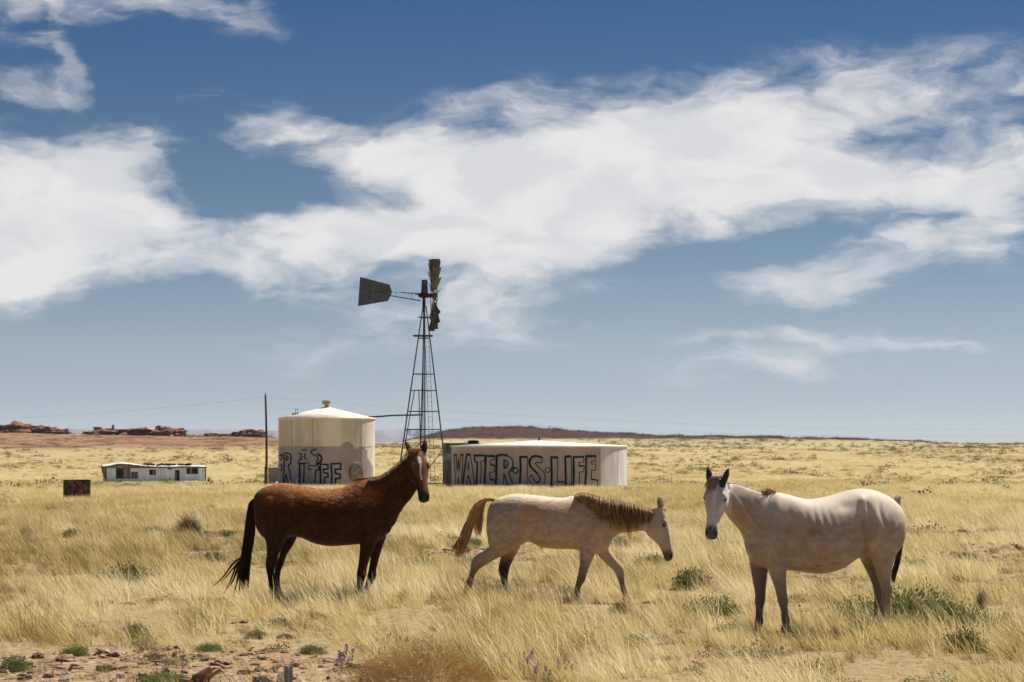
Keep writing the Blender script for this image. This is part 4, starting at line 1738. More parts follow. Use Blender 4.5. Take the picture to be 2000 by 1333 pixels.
        nm.edges.foreach_get('vertices', ed)
        ed = ed.reshape(-1, 2)
        deg = np.bincount(ed.ravel(), minlength=nv).astype(float)[:, None]

        def lap(c, lam):
            s = np.zeros_like(c)
            for k in range(3):
                s[:, k] = np.bincount(ed[:, 0], c[ed[:, 1], k], nv) + np.bincount(ed[:, 1], c[ed[:, 0], k], nv)
            return c + lam * (s / np.maximum(deg, 1) - c)
        for i in range(9):
            co = lap(co, .55)
            co = lap(co, -.52)
        for i in range(5):
            co = lap(co, .5)
        nm.vertices.foreach_set('co', co.ravel())
        nm.update()
        nrm = np.empty(nv * 3)
        nm.vertices.foreach_get('normal', nrm)
        nrm = nrm.reshape(-1, 3)
        # nostrils and mouth line pressed in
        a, t, w = self.hloc(co)
        for sg in (-1, 1):
            dd = ((a - .552) / .020) ** 2 + ((t - .012) / .016) ** 2 + ((w - .050 * sg) / .022) ** 2
            co = co - nrm * (.016 * self.hs * np.exp(-dd))[:, None]
        if deform is not None:
            co = co + nrm * deform(self, co, nrm)[:, None]
        nm.vertices.foreach_set('co', co.ravel())
        nm.update()
        nm.polygons.foreach_set('use_smooth', np.ones(len(nm.polygons), bool))
        c = colour(self, co, nrm)
        ca = nm.attributes.new('Col', 'FLOAT_COLOR', 'POINT')
        ca.data.foreach_set('color', np.concatenate([np.clip(c, 0, 1), np.ones((nv, 1))], 1).astype(np.float32).ravel())
        nm.materials.clear()
        nm.materials.append(m)
        nm.name = 'body'
        root = empty('horse', self.org)
        prop(root, label, 'horse', 'horses in the dry grass')
        body = bpy.data.objects.new('body', nm)
        COL.objects.link(body)
        body.parent = root
        self.root = root
        em = mat('eye_dark', (.008, .006, .005), .3, .1, 5, spec=.3)
        for sg in (-1, 1):
            p = self.hO + (self.hA * .178 + self.hT * .030 + self.hW * .089 * sg * self.wid) * self.hs
            bm = bmesh.new()
            bmesh.ops.create_icosphere(bm, subdivisions=3, radius=.019 * self.hs)
            me2 = bpy.data.meshes.new('eye')
            bm.to_mesh(me2)
            bm.free()
            me2.materials.append(em)
            me2.polygons.foreach_set('use_smooth', [True] * len(me2.polygons))
            data_obj('eye', me2, root, p)
        return root

    def hair(self, name, paths, w0, m, cols, parent=None, tip=.25):
        """each path a list of local points; flat tapered locks with three sides"""
        v, f, cc = [], [], []
        for i, pts in enumerate(paths):
            n = len(pts)
            w = w0 * random.uniform(.6, 1.35)
            col = cols[i] if i < len(cols) else cols[-1]
            b = len(v)
            for j, p in enumerate(pts):
                t = (pts[min(j + 1, n - 1)] - pts[max(j - 1, 0)])
                t = t.normalized() if t.length > 1e-6 else Vector((0, 0, -1))
                u = t.cross(Vector((0, 1, .1))).normalized()
                q = t.cross(u)
                k = w * (1 - (1 - tip) * (j / (n - 1)) ** 1.6)
                for a in range(3):
                    an = 2 * math.pi * a / 3 + i
                    v.append(p + (u * math.cos(an) + q * math.sin(an)) * k)
                    cc.append(tuple(col) + (1,))
            for j in range(n - 1):
                for a in range(3):
                    x0, x1 = b + j * 3 + a, b + j * 3 + (a + 1) % 3
                    f.append((x0, x1, x1 + 3, x0 + 3))
            f.append((b + 2, b + 1, b))
            e = b + (n - 1) * 3
            f.append((e, e + 1, e + 2))
        o = mesh_obj(name, v, f, m, parent or self.root, True)
        ca = o.data.attributes.new('Col', 'FLOAT_COLOR', 'POINT')
        ca.data.foreach_set('color', np.array(cc, np.float32).ravel())
        return o


def mixc(a, b, t):
    t = np.asarray(t)[:, None]
    return a * (1 - t) + b * t


def arr(c, n):
    return np.tile(np.array(c, float), (n, 1))


COAT = attr_mat('horse_coat', .62, 60, .10, .22, bump=.10, sheen=.12)
COAT_R = attr_mat('rough_coat', .75, 40, .11, .15, bump=.18, sheen=.10)
HAIR = attr_mat('horse_hair', .55, 20, .2, .3)


def curve_pts(P0, dirs):
    pts = [P0.copy()]
    for d in dirs:
        pts.append(pts[-1] + d)
    return pts


def vary(col, k=.3):
    s = random.uniform(1 - k, 1 + k)
    return tuple(c * s for c in col)


def catmull(ctrl, n):
    ctrl = [Vector(c) for c in ctrl]
    k = len(ctrl)
    out = []
    for i in range(n):
        u = i / (n - 1) * (k - 1)
        j = min(int(u), k - 2)
        t = u - j
        p0, p1, p2, p3 = ctrl[max(j - 1, 0)], ctrl[j], ctrl[j + 1], ctrl[min(j + 2, k - 1)]
        m1, m2 = (p2 - p0) * .5, (p3 - p1) * .5
        t2, t3 = t * t, t * t * t
        out.append(p1 * (2 * t3 - 3 * t2 + 1) + m1 * (t3 - 2 * t2 + t) + p2 * (-2 * t3 + 3 * t2) + m2 * (t3 - t2))
    return out


def brown_horse():
    h = Horse(400, 840, 3.702, 32.3, 860, .02)
    h.body([((350, 515), (360, 640), .05), ((366, 462), (378, 720), .16), ((425, 418), (440, 790), .225), ((520, 388), (535, 800), .265), ((600, 386), (615, 775), .275), ((685, 398), (690, 778), .265),
            ((780, 418), (782, 818), .29), ((880, 428), (888, 840), .305), ((980, 420), (988, 838), .295), ((1060, 388), (1078, 830), .265), ((1130, 358), (1150, 825), .235), ((1200, 360), (1225, 810), .225),
            ((1265, 410), (1285, 785), .195), ((1325, 510), (1325, 745), .15), ((1362, 600), (1358, 700), .06)])
    h.body([((1110, 410), (1270, 770), .17), ((1190, 352), (1368, 690), .155), ((1265, 345), (1405, 615), .130, -.01), ((1335, 305), (1445, 552), .112, -.03), ((1398, 250), (1490, 500), .100, -.06), ((1450, 205), (1530, 440), .095, -.10), ((1500, 180), (1562, 380), .085, -.15)], pear=.18, sq=.95, n=22)
    h.leg([((400, 640), (655, 590), .13), ((415, 715), (645, 690), .125), ((432, 780), (602, 765), .105), ((446, 840), (562, 845), .078), ((447, 905), (536, 902), .056), ((438, 962), (520, 968), .046), ((441, 1005), (505, 1010), .042),
           ((453, 1060), (505, 1060), .032), ((461, 1120), (510, 1120), .030), ((466, 1168), (525, 1163), .038), ((482, 1203), (532, 1195), .032), ((486, 1225), (555, 1220), .05), ((482, 1262), (572, 1262), .058)], -.135)
    h.leg([((470, 690), (690, 650), .12), ((515, 770), (672, 758), .10), ((543, 830), (640, 832), .075), ((542, 890), (598, 896), .055), ((520, 955), (574, 965), .046), ((507, 1000), (556, 1006), .042), ((500, 1060), (546, 1060), .032),
           ((499, 1120), (546, 1120), .030), ((502, 1168), (558, 1163), .038), ((512, 1203), (560, 1195), .032), ((515, 1225), (578, 1220), .05), ((510, 1262), (592, 1262), .058)], .135)
    h.leg([((1100, 640), (1290, 630), .10), ((1110, 740), (1275, 735), .10), ((1118, 810), (1245, 808), .086), ((1120, 870), (1215, 880), .066), ((1112, 950), (1186, 955), .050), ((1103, 1010), (1172, 1010), .045), ((1097, 1045), (1170, 1045), .049),
           ((1098, 1088), (1155, 1088), .036), ((1096, 1130), (1147, 1130), .030), ((1091, 1175), (1152, 1172), .037), ((1096, 1205), (1148, 1200), .030), ((1092, 1225), (1160, 1220), .048), ((1085, 1262), (1172, 1262), .056)], -.125)
    h.leg([((1180, 690), (1330, 670), .10), ((1195, 780), (1315, 765), .086), ((1205, 850), (1285, 850), .066), ((1196, 930), (1260, 936), .050), ((1186, 1000), (1242, 1010), .045), ((1175, 1050), (1240, 1056), .049), ((1165, 1096), (1219, 1102), .036),
           ((1152, 1136), (1200, 1141), .030), ((1140, 1174), (1198, 1178), .037), ((1146, 1205), (1196, 1205), .030), ((1142, 1225), (1208, 1222), .048), ((1136, 1262), (1222, 1262), .056)], .125)
    h.blob(1190, 640, -.16, .16, .085, .27, .25)
    h.blob(500, 620, -.17, .19, .10, .26, -.15)
    h.blob(1180, 800, -.15, .10, .07, .13, .1)
    h.blob(1318, 690, -.05, .06, .08, .11)
    poll = h.P(1530, 182, -.19)
    h.head(poll, (.34, -.94), R(27), 1.06, R(2), ear_out=.34, wid=1.24, ear_turn=-.25, ear_s=1.08)

    def deform(h, co, nrm):
        X, Y = h.traced(co)
        near = nrm[:, 1] < -.2
        # shaggy, half-shed winter coat along the back
        sh = sstep(640, 480, Y) * sstep(560, 640, X) * sstep(1290, 1200, X) * (co[:, 1] < .1)
        d = sh * (fbm(X / 26., Y / 13., 3, 3) - .5) * .008
        # flank hollow, shoulder groove
        d -= .018 * np.exp(-((X - 655) / 38) ** 2 - ((Y - 620) / 110) ** 2) * near
        d -= .012 * np.exp(-((X - 1105 - (Y - 600) * .12) / 16) ** 2 - ((Y - 660) / 130) ** 2) * near
        d += .006 * np.sin(X / 9.) * np.exp(-((X - 900) / 130) ** 2 - ((Y - 640) / 90) ** 2) * near
        return d

    def colour(h, co, nrm):
        n = len(co)
        X, Y = h.traced(co)
        a, t, w = h.hloc(co)
        nz = fbm(X / 30., Y / 22., 5, 4)
        nf = fbm(X / 8., Y / 8., 9, 4)
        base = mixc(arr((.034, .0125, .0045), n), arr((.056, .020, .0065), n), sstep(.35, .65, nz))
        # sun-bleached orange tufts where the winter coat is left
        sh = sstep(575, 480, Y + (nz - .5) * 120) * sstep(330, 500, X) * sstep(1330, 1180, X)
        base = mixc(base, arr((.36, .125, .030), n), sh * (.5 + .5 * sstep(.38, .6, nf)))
        patch = sstep(.50, .58, fbm(X / 22., Y / 13., 77, 3)) * sstep(455, 490, Y) * sstep(590, 545, Y) * sstep(620, 700, X) * sstep(1290, 1200, X)
        base = mixc(base, arr((.06, .022, .011), n), patch * .6)
        pale = sstep(.62, .68, fbm(X / 13., Y / 8., 123, 3)) * sstep(440, 465, Y) * sstep(560, 520, Y) * sstep(780, 830, X) * sstep(1230, 1150, X)
        base = mixc(base, arr((.36, .20, .09), n), pale * .7)
        leg = sstep(930, 1060, Y)
        base = mixc(base, arr((.020, .009, .005), n), leg * .85)
        hoof = sstep(1216, 1226, Y) * (a < -9) if False else sstep(1214, 1224, Y)
        base = mixc(base, arr((.06, .05, .045), n), hoof)
        hd = sstep(-.06, -.02, a) * (a < .7) * sstep(.125, .105, np.abs(w)) * sstep(-.235, -.19, t + .4 * np.minimum(a - .12, 0)) * sstep(.14, .11, t)
        # face: chestnut, dark grey muzzle, white star and strip
        face = mixc(base, arr((.20, .07, .020), n), sstep(.02, .06, t) * .75)
        muz = sstep(.455, .52, a + .25 * np.maximum(-t - .02, 0))
        face = mixc(face, arr((.040, .028, .024), n), muz)
        lip = sstep(.555, .60, a) * sstep(-.02, -.06, t)
        face = mixc(face, arr((.22, .17, .13), n), lip * .6)
        cx = .004 * np.sin(a * 30)
        star = sstep(.030, .021, np.hypot(np.abs(w - .004) * 1.6, (a - .115) * .50) + (nf - .5) * .012)
        strip = sstep(.0115, .007, 1.25 * np.abs(w - .008 - cx - (a - .2) * .05) + (nf - .5) * .006) * sstep(.12, .16, a) * sstep(.37, .33, a)
        white = np.maximum(star, strip) * (t > .02)
        face = mixc(face, arr((.78, .72, .66), n), white)
        nos = np.exp(-((a - .552) / .022) ** 2 - ((t - .012) / .018) ** 2 - ((np.abs(w) - .046) / .022) ** 2)
        face = mixc(face, arr((.008, .006, .006), n), np.clip(nos * 1.4, 0, 1))
        mouth = np.exp(-((t + .038 + (a - .55) * .2) / .005) ** 2) * sstep(.47, .5, a)
        face = mixc(face, arr((.02, .014, .012), n), np.clip(mouth, 0, 1))
        base = mixc(base, face, hd)
        for (p, E, fr, sd2) in h.earmid:
            q = co - np.array(p)
            u = q @ np.array(E)
            k = q @ np.array(fr)
            s_ = q @ np.array(sd2)
            inside = (np.abs(u) < .13) & (np.abs(s_) < .06) & (np.abs(k) < .05)
            facing = nrm @ np.array(fr)
            base = mixc(base, arr((.030, .014, .009), n), inside * sstep(.1, .5, facing) * sstep(.036, .022, np.abs(s_)) * .9)
        return base
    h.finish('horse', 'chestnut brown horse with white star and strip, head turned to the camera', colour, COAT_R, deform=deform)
    # tail: dense core lofted of locks, wind-blown to the left
    paths, cols = [], []
    for i in range(230):
        u = random.random()
        x1 = 305 + u * 62
        end = random.random()
        xe = 262 + u * 55
        ye = random.uniform(980, 1150)
        pts = [h.P(372 + u * 12, 478 + (1 - u) * 22, random.uniform(-.03, .03)), h.P(325 + u * 48, 520 + 20 * u, random.uniform(-.05, .05)), h.P(298 + u * 66, 640, random.uniform(-.06, .06)), h.P(282 + u * 76, 780, random.uniform(-.06, .06)),
               h.P(262 + u * 72, 920, random.uniform(-.06, .06)), h.P(xe, ye, random.uniform(-.08, .08))]
        paths.append(catmull(pts, 10))
        cols.append(vary((.026, .010, .006), .45))
    for (xe, ye, y1, n) in ((62, 1130, 960, 12), (135, 1190, 985, 10), (170, 1150, 1000, 8), (205, 1200, 1010, 12), (222, 1150, 1020, 9), (245, 1195, 1040, 8), (280, 1165, 1050, 16), (100, 1110, 980, 4)):
        for q in range(n):
            j = random.uniform(-9, 9)
            s = random.uniform(.8, 1.0)
            pts = [h.P(300 + j, 760, 0), h.P(285 + j, 900, -.03), h.P(262 + (xe - 262) * .25 + j, y1, -.05), h.P(262 + (xe - 262) * .6 + j * .6, y1 + (ye - y1) * .55, -.06), h.P(262 + (xe - 262) * s + j * .3, y1 + (ye - y1) * s, -.07)]
            paths.append(catmull(pts, 10))
            cols.append(vary((.035, .014, .008), .4))
    h.hair('tail', paths, .0085, HAIR, cols)
    # mane: long auburn locks, most hanging on the near side close to the head
    paths, cols = [], []
    crest = [(1190, 352), (1265, 343), (1335, 302), (1398, 247), (1450, 202), (1500, 172)]
    for i in range(520):
        u = random.random() ** .8 * 5
        k = min(int(u), 4)
        t = u - k
        X0 = crest[k][0] + (crest[k + 1][0] - crest[k][0]) * t
        Y0 = crest[k][1] + (crest[k + 1][1] - crest[k][1]) * t
        L = random.uniform(40, 190) * (.35 + .65 * min(1, u / 3))
        if u < 2:
            L = random.uniform(25, 80)
        dx = -random.uniform(.15, .75) * L
        y0 = -.035 - .028 * u
        side = -.03 - .02 * u - random.uniform(.06, .12)
        pts = [h.P(X0, Y0 + 8, y0 + .03), h.P(X0 - 4, Y0 - random.uniform(0, 10), y0), h.P(X0 + dx * .35, Y0 + L * .35, side - .03), h.P(X0 + dx * .7, Y0 + L * .75, side - .045), h.P(X0 + dx, Y0 + L * 1.1, side - .05)]
        paths.append(catmull(pts, 9))
        cols.append(vary((.20, .075, .020) if random.random() < .5 else (.07, .026, .010), .3))
    # bush of hair at the withers
    for i in range(60):
        X0 = random.gauss(1165, 34)
        pts = [h.P(X0, 365, random.uniform(-.05, .05)), h.P(X0 + random.uniform(-20, 12), 345, random.uniform(-.06, .05)), h.P(X0 - random.uniform(20, 60), random.gauss(364, 12), random.uniform(-.1, .04))]
        paths.append(catmull(pts, 6))
        cols.append(vary((.20, .075, .024), .3))
    h.hair('mane', paths, .0045, HAIR, cols)
    # forelock blowing over the forehead
    paths, cols = [], []
    A, T, W, O = h.hA, h.hT, h.hW, h.hO
    for i in range(110):
        w0 = random.uniform(-.05, .05)
        side = random.uniform(-1, 1)
        p0 = O + T * .045 + W * w0 - A * .035
        sgn = -1 if (W.x > 0) else 1
        L = random.uniform(.10, .22)
        p1 = p0 - A * random.uniform(.01, .035) + T * .02
        p2 = p1 + W * sgn * L * .45 * (.5 + random.random() * .6) + A * .03 + T * .045
        p3 = p2 + W * sgn * L * .35 + A * random.uniform(.03, .10) - T * .01
        paths.append(catmull([p0, p1, p2, p3], 8))
        cols.append(vary((.23, .095, .030), .35))
    h.hair('forelock', paths, .006, HAIR, cols)
    return h


def roan_horse():
    h = Horse(860, 920, 4.0, 32.5, 860, .0)
    h.body([((364, 340), (360, 480), .05), ((386, 268), (386, 560), .155), ((440, 217), (450, 610), .205), ((520, 190), (530, 628), .235), ((600, 179), (610, 592), .245), ((680, 185), (690, 555), .245), ((770, 193), (780, 595), .265),
            ((870, 206), (880, 610), .28), ((960, 209), (965, 612), .27), ((1040, 195), (1050, 614), .235), ((1110, 192), (1120, 638), .205), ((1180, 208), (1200, 652), .20), ((1250, 265), (1270, 635), .17), ((1308, 350), (1318, 590), .12), ((1342, 430), (1346, 530), .05)])
    h.body([((1050, 240), (1230, 620), .17), ((1150, 196), (1330, 545), .145), ((1250, 212), (1400, 492), .122), ((1350, 232), (1480, 482), .105, -.01), ((1450, 252), (1550, 470), .095, -.02), ((1550, 280), (1615, 475), .088, -.03), ((1635, 305), (1660, 480), .082, -.035)], pear=.18, sq=.95, n=22)
    # near hind, pushed back; far hind under the body
    h.leg([((368, 470), (615, 510), .115), ((372, 560), (590, 588), .105), ((378, 598), (515, 650), .085), ((322, 636), (430, 692), .060), ((262, 672), (352, 738), .050), ((240, 725), (306, 768), .045), ((228, 790), (280, 802), .034),
           ((212, 840), (260, 852), .030), ((190, 890), (248, 908), .037), ((182, 930), (230, 945), .031), ((176, 955), (240, 968), .046), ((172, 1000), (262, 1012), .054)], -.12)
    h.leg([((440, 560), (640, 560), .11), ((468, 640), (600, 640), .085), ((466, 700), (568, 700), .065), ((453, 755), (545, 752), .050), ((455, 790), (535, 795), .044), ((472, 850), (528, 850), .032), ((482, 905), (534, 905), .030),
           ((486, 950), (546, 948), .037), ((498, 985), (548, 982), .031), ((496, 1000), (562, 998), .048), ((490, 1032), (574, 1032), .056)], .12)
    h.leg([((1075, 540), (1245, 530), .09), ((1085, 620), (1225, 605), .085), ((1090, 680), (1200, 672), .068), ((1086, 740), (1168, 742), .052), ((1076, 800), (1146, 805), .044), ((1064, 848), (1132, 855), .047), ((1056, 890), (1104, 900), .035),
           ((1048, 925), (1092, 935), .030), ((1040, 958), (1092, 965), .036), ((1042, 985), (1088, 988), .030), ((1036, 1000), (1096, 1000), .046), ((1026, 1032), (1108, 1032), .054)], -.11)
    h.leg([((1190, 580), (1330, 560), .09), ((1222, 650), (1322, 605), .075), ((1262, 695), (1345, 648), .062), ((1312, 742), (1388, 702), .050), ((1352, 780), (1430, 752), .046), ((1372, 815), (1440, 798), .044), ((1392, 865), (1440, 858), .032),
           ((1404, 905), (1450, 900), .030), ((1412, 940), (1464, 935), .036), ((1424, 968), (1466, 962), .030), ((1424, 985), (1484, 980), .046), ((1418, 1022), (1500, 1022), .054)], .11)
    h.blob(1180, 480, -.15, .13, .075, .22, .3)
    h.blob(480, 440, -.135, .17, .09, .25, -.1)
    h.blob(1150, 620, -.13, .085, .06, .12, .1)
    poll = h.P(1705, 315, -.04)
    h.head(poll, (.985, -.17), R(15), 1.07, 0, ear_out=.12, ear_fwd=.05, wid=1.1, ear_turn=.9)

    def deform(h, co, nrm):
        X, Y = h.traced(co)
        near = nrm[:, 1] < -.2
        d = (fbm(X / 20., Y / 12., 3, 3) - .5) * .005 * sstep(420, 260, Y) * sstep(1260, 1180, X) * (co[:, 1] < .1)
        d -= .016 * np.exp(-((X - 625) / 32) ** 2 - ((Y - 420) / 90) ** 2) * near
        d -= .010 * np.exp(-((X - 1090 - (Y - 500) * .1) / 14) ** 2 - ((Y - 520) / 90) ** 2) * near
        d += .004 * np.sin(X / 8.) * np.exp(-((X - 880) / 120) ** 2 - ((Y - 450) / 80) ** 2) * near
        return d

    def colour(h, co, nrm):
        n = len(co)
        X, Y = h.traced(co)
        a, t, w = h.hloc(co)
        nz = fbm(X / 34., Y / 22., 15, 4)
        nf = fbm(X / 9., Y / 8., 19, 4)
        base = mixc(arr((.45, .32, .215), n), arr((.53, .395, .275), n), sstep(.35, .65, nz))
        # sandy and grey dapples on the quarters, rusty saddle patches
        dap = sstep(.46, .66, fbm(X / 17., Y / 13., 19, 3)) * sstep(520, 300, Y + (nz - .5) * 160) * sstep(1300, 1150, X)
        base = mixc(base, arr((.33, .235, .155), n), dap * .22)
        rust = sstep(.50, .60, fbm(X / 60., Y / 30., 55, 4)) * sstep(430, 330, Y) * sstep(590, 660, X) * sstep(1290, 1180, X)
        base = mixc(base, arr((.55, .28, .10), n), rust * .75)
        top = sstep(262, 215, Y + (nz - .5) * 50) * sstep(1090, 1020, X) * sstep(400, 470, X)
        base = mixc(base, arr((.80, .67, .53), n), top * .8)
        nk = sstep(1330, 1480, X) * sstep(640, 560, Y)
        base = mixc(base, arr((.42, .30, .20), n), nk * .6)
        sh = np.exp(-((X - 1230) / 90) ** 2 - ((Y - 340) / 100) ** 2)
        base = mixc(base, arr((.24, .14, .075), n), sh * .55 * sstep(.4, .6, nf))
        # dark legs: the far hind nearly black, the others brown below the knee
        leg = sstep(640, 860, Y)
        base = mixc(base, arr((.17, .115, .08), n), leg * .8)
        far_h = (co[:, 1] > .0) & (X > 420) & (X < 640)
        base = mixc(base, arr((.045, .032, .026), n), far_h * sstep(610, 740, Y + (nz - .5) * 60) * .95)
        far_f = (co[:, 1] > .0) & (X > 1200)
        base = mixc(base, arr((.46, .37, .29), n), far_f * sstep(620, 660, Y) * sstep(860, 780, Y) * .8)
        base = mixc(base, arr((.07, .055, .048), n), sstep(988, 1000, Y))
        hd = sstep(-.06, -.02, a) * (a < .7) * sstep(.125, .105, np.abs(w)) * sstep(-.235, -.19, t + .4 * np.minimum(a - .12, 0)) * sstep(.14, .11, t)
        face = mixc(base, arr((.47, .38, .30), n), np.ones(n) * .85)
        face = mixc(face, arr((.30, .23, .18), n), sstep(-.02, .05, t) * sstep(.25, .1, np.abs(a - .22)) * .35)
        face = mixc(face, arr((.72, .66, .60), n), sstep(.045, .062, t) * sstep(.16, .22, a) * sstep(.50, .44, a) * .6)
        muz = sstep(.43, .53, a + .35 * np.maximum(-t - .02, 0) + (nf - .5) * .05)
        face = mixc(face, arr((.085, .075, .072), n), muz * .92)
        nos = np.exp(-((a - .552) / .022) ** 2 - ((t - .012) / .018) ** 2 - ((np.abs(w) - .046) / .022) ** 2)
        face = mixc(face, arr((.008, .006, .006), n), np.clip(nos * 1.4, 0, 1))
        mouth = np.exp(-((t + .038 + (a - .55) * .2) / .005) ** 2) * sstep(.47, .5, a)
        face = mixc(face, arr((.03, .024, .022), n), np.clip(mouth, 0, 1))
        eyel = np.exp(-((a - .178) / .035) ** 2 - ((t - .03) / .022) ** 2) * (np.abs(w) > .06)
        face = mixc(face, arr((.12, .09, .07), n), np.clip(eyel, 0, 1) * .8)
        base = mixc(base, face, hd)
        ear = (a < -.03) & (t > -.02) & (np.abs(w) < .12) & (X > 1690)
        base = mixc(base, arr((.24, .15, .09), n), ear * .8)
        return base
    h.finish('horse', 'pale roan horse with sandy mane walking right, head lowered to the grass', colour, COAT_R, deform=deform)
    # tail held off the body, swinging left
    paths, cols = [], []
    for i in range(260):
        u = random.random()
        yy = random.uniform(-.05, .05)
        if u < .72:
            q = u / .72
            pts = [h.P(432, 222 + 14 * q, yy * .3), h.P(350, 214 + 26 * q, yy * .6), h.P(262 + 50 * q, 268 + 30 * q, yy), h.P(205 + 70 * q, 390, yy), h.P(160 + 75 * q, 520, yy), h.P(115 + 70 * q + random.uniform(-12, 12), random.uniform(590, 680), yy)]
        else:
            q = (u - .72) / .28
            pts = [h.P(420, 234, yy * .3), h.P(362, 236, yy * .6), h.P(322 + 20 * q, 290, yy), h.P(270 + 62 * q, 400, yy), h.P(262 + 55 * q + random.uniform(-8, 8), random.uniform(440, 520), yy)]
        paths.append(catmull(pts, 11))
        cols.append(vary((.66, .42, .19) if random.random() < .65 else (.34, .19, .08), .3))
    for i in range(22):
        pts = [h.P(200, 400, random.uniform(-.05, .05)), h.P(150, 520, random.uniform(-.06, .06)), h.P(random.uniform(80, 140), random.uniform(560, 660), random.uniform(-.1, .1))]
        paths.append(catmull(pts, 8))
        cols.append(vary((.36, .21, .09), .3))
    h.hair('tail', paths, .007, HAIR, cols)
    # thick mane falling on the near side
    paths, cols = [], []
    crest = [(1055, 192), (1100, 172), (1150, 176), (1250, 205), (1350, 226), (1450, 246), (1550, 273), (1640, 300), (1690, 318)]
    for i in range(1900):
        u = random.random() * 8
        k = min(int(u), 7)
        t = u - k
        X0 = crest[k][0] + (crest[k + 1][0] - crest[k][0]) * t
        Y0 = crest[k][1] + (crest[k + 1][1] - crest[k][1]) * t
        L = float(np.interp(X0, [1055, 1130, 1220, 1350, 1480, 1560, 1690], [55, 140, 215, 295, 285, 195, 80])) * random.uniform(.35, 1.1) * (.8 + .4 * mnoise.noise(Vector((X0 * .03, 1, 2))))
        sway = random.uniform(.02, .16) + .14 * mnoise.noise(Vector((X0 * .025, 5, 2)))
        rt = float(np.interp(X0, [1055, 1200, 1690], [.10, .14, .09]))
        lift = random.uniform(-3, 5)
        pts = [h.P(X0 - 8, Y0 + 8, .02), h.P(X0 + random.uniform(-6, 8), Y0 - lift, -.02), h.P(X0 + L * sway * .5, Y0 + L * .28, -rt * .8 - .02), h.P(X0 + L * sway * .8, Y0 + L * .65, -rt - .03), h.P(X0 + L * sway + random.uniform(-12, 12), Y0 + L, -rt - random.uniform(.025, .05))]
        paths.append(catmull(pts, 9))
        dark = np.interp(X0, [1100, 1300, 1500, 1650], [.35, .55, .7, .4])
        dark += .5 * mnoise.noise(Vector((X0 * .06, 9, 2)))
        cols.append(vary((.15, .07, .028) if random.random() < dark else (.58, .33, .14), .35))
    h.hair('mane', paths, .0036, HAIR, cols)
    paths, cols = [], []
    A, T, W, O = h.hA, h.hT, h.hW, h.hO
    for i in range(26):
        p0 = O + T * .05 - A * .03 + W * random.uniform(-.03, .03)
        paths.append(catmull([p0, p0 + T * .035 + A * .02, p0 + T * .03 + A * random.uniform(.06, .11)], 6))
        cols.append(vary((.38, .25, .14), .3))
    h.hair('forelock', paths, .0055, HAIR, cols)
    return h


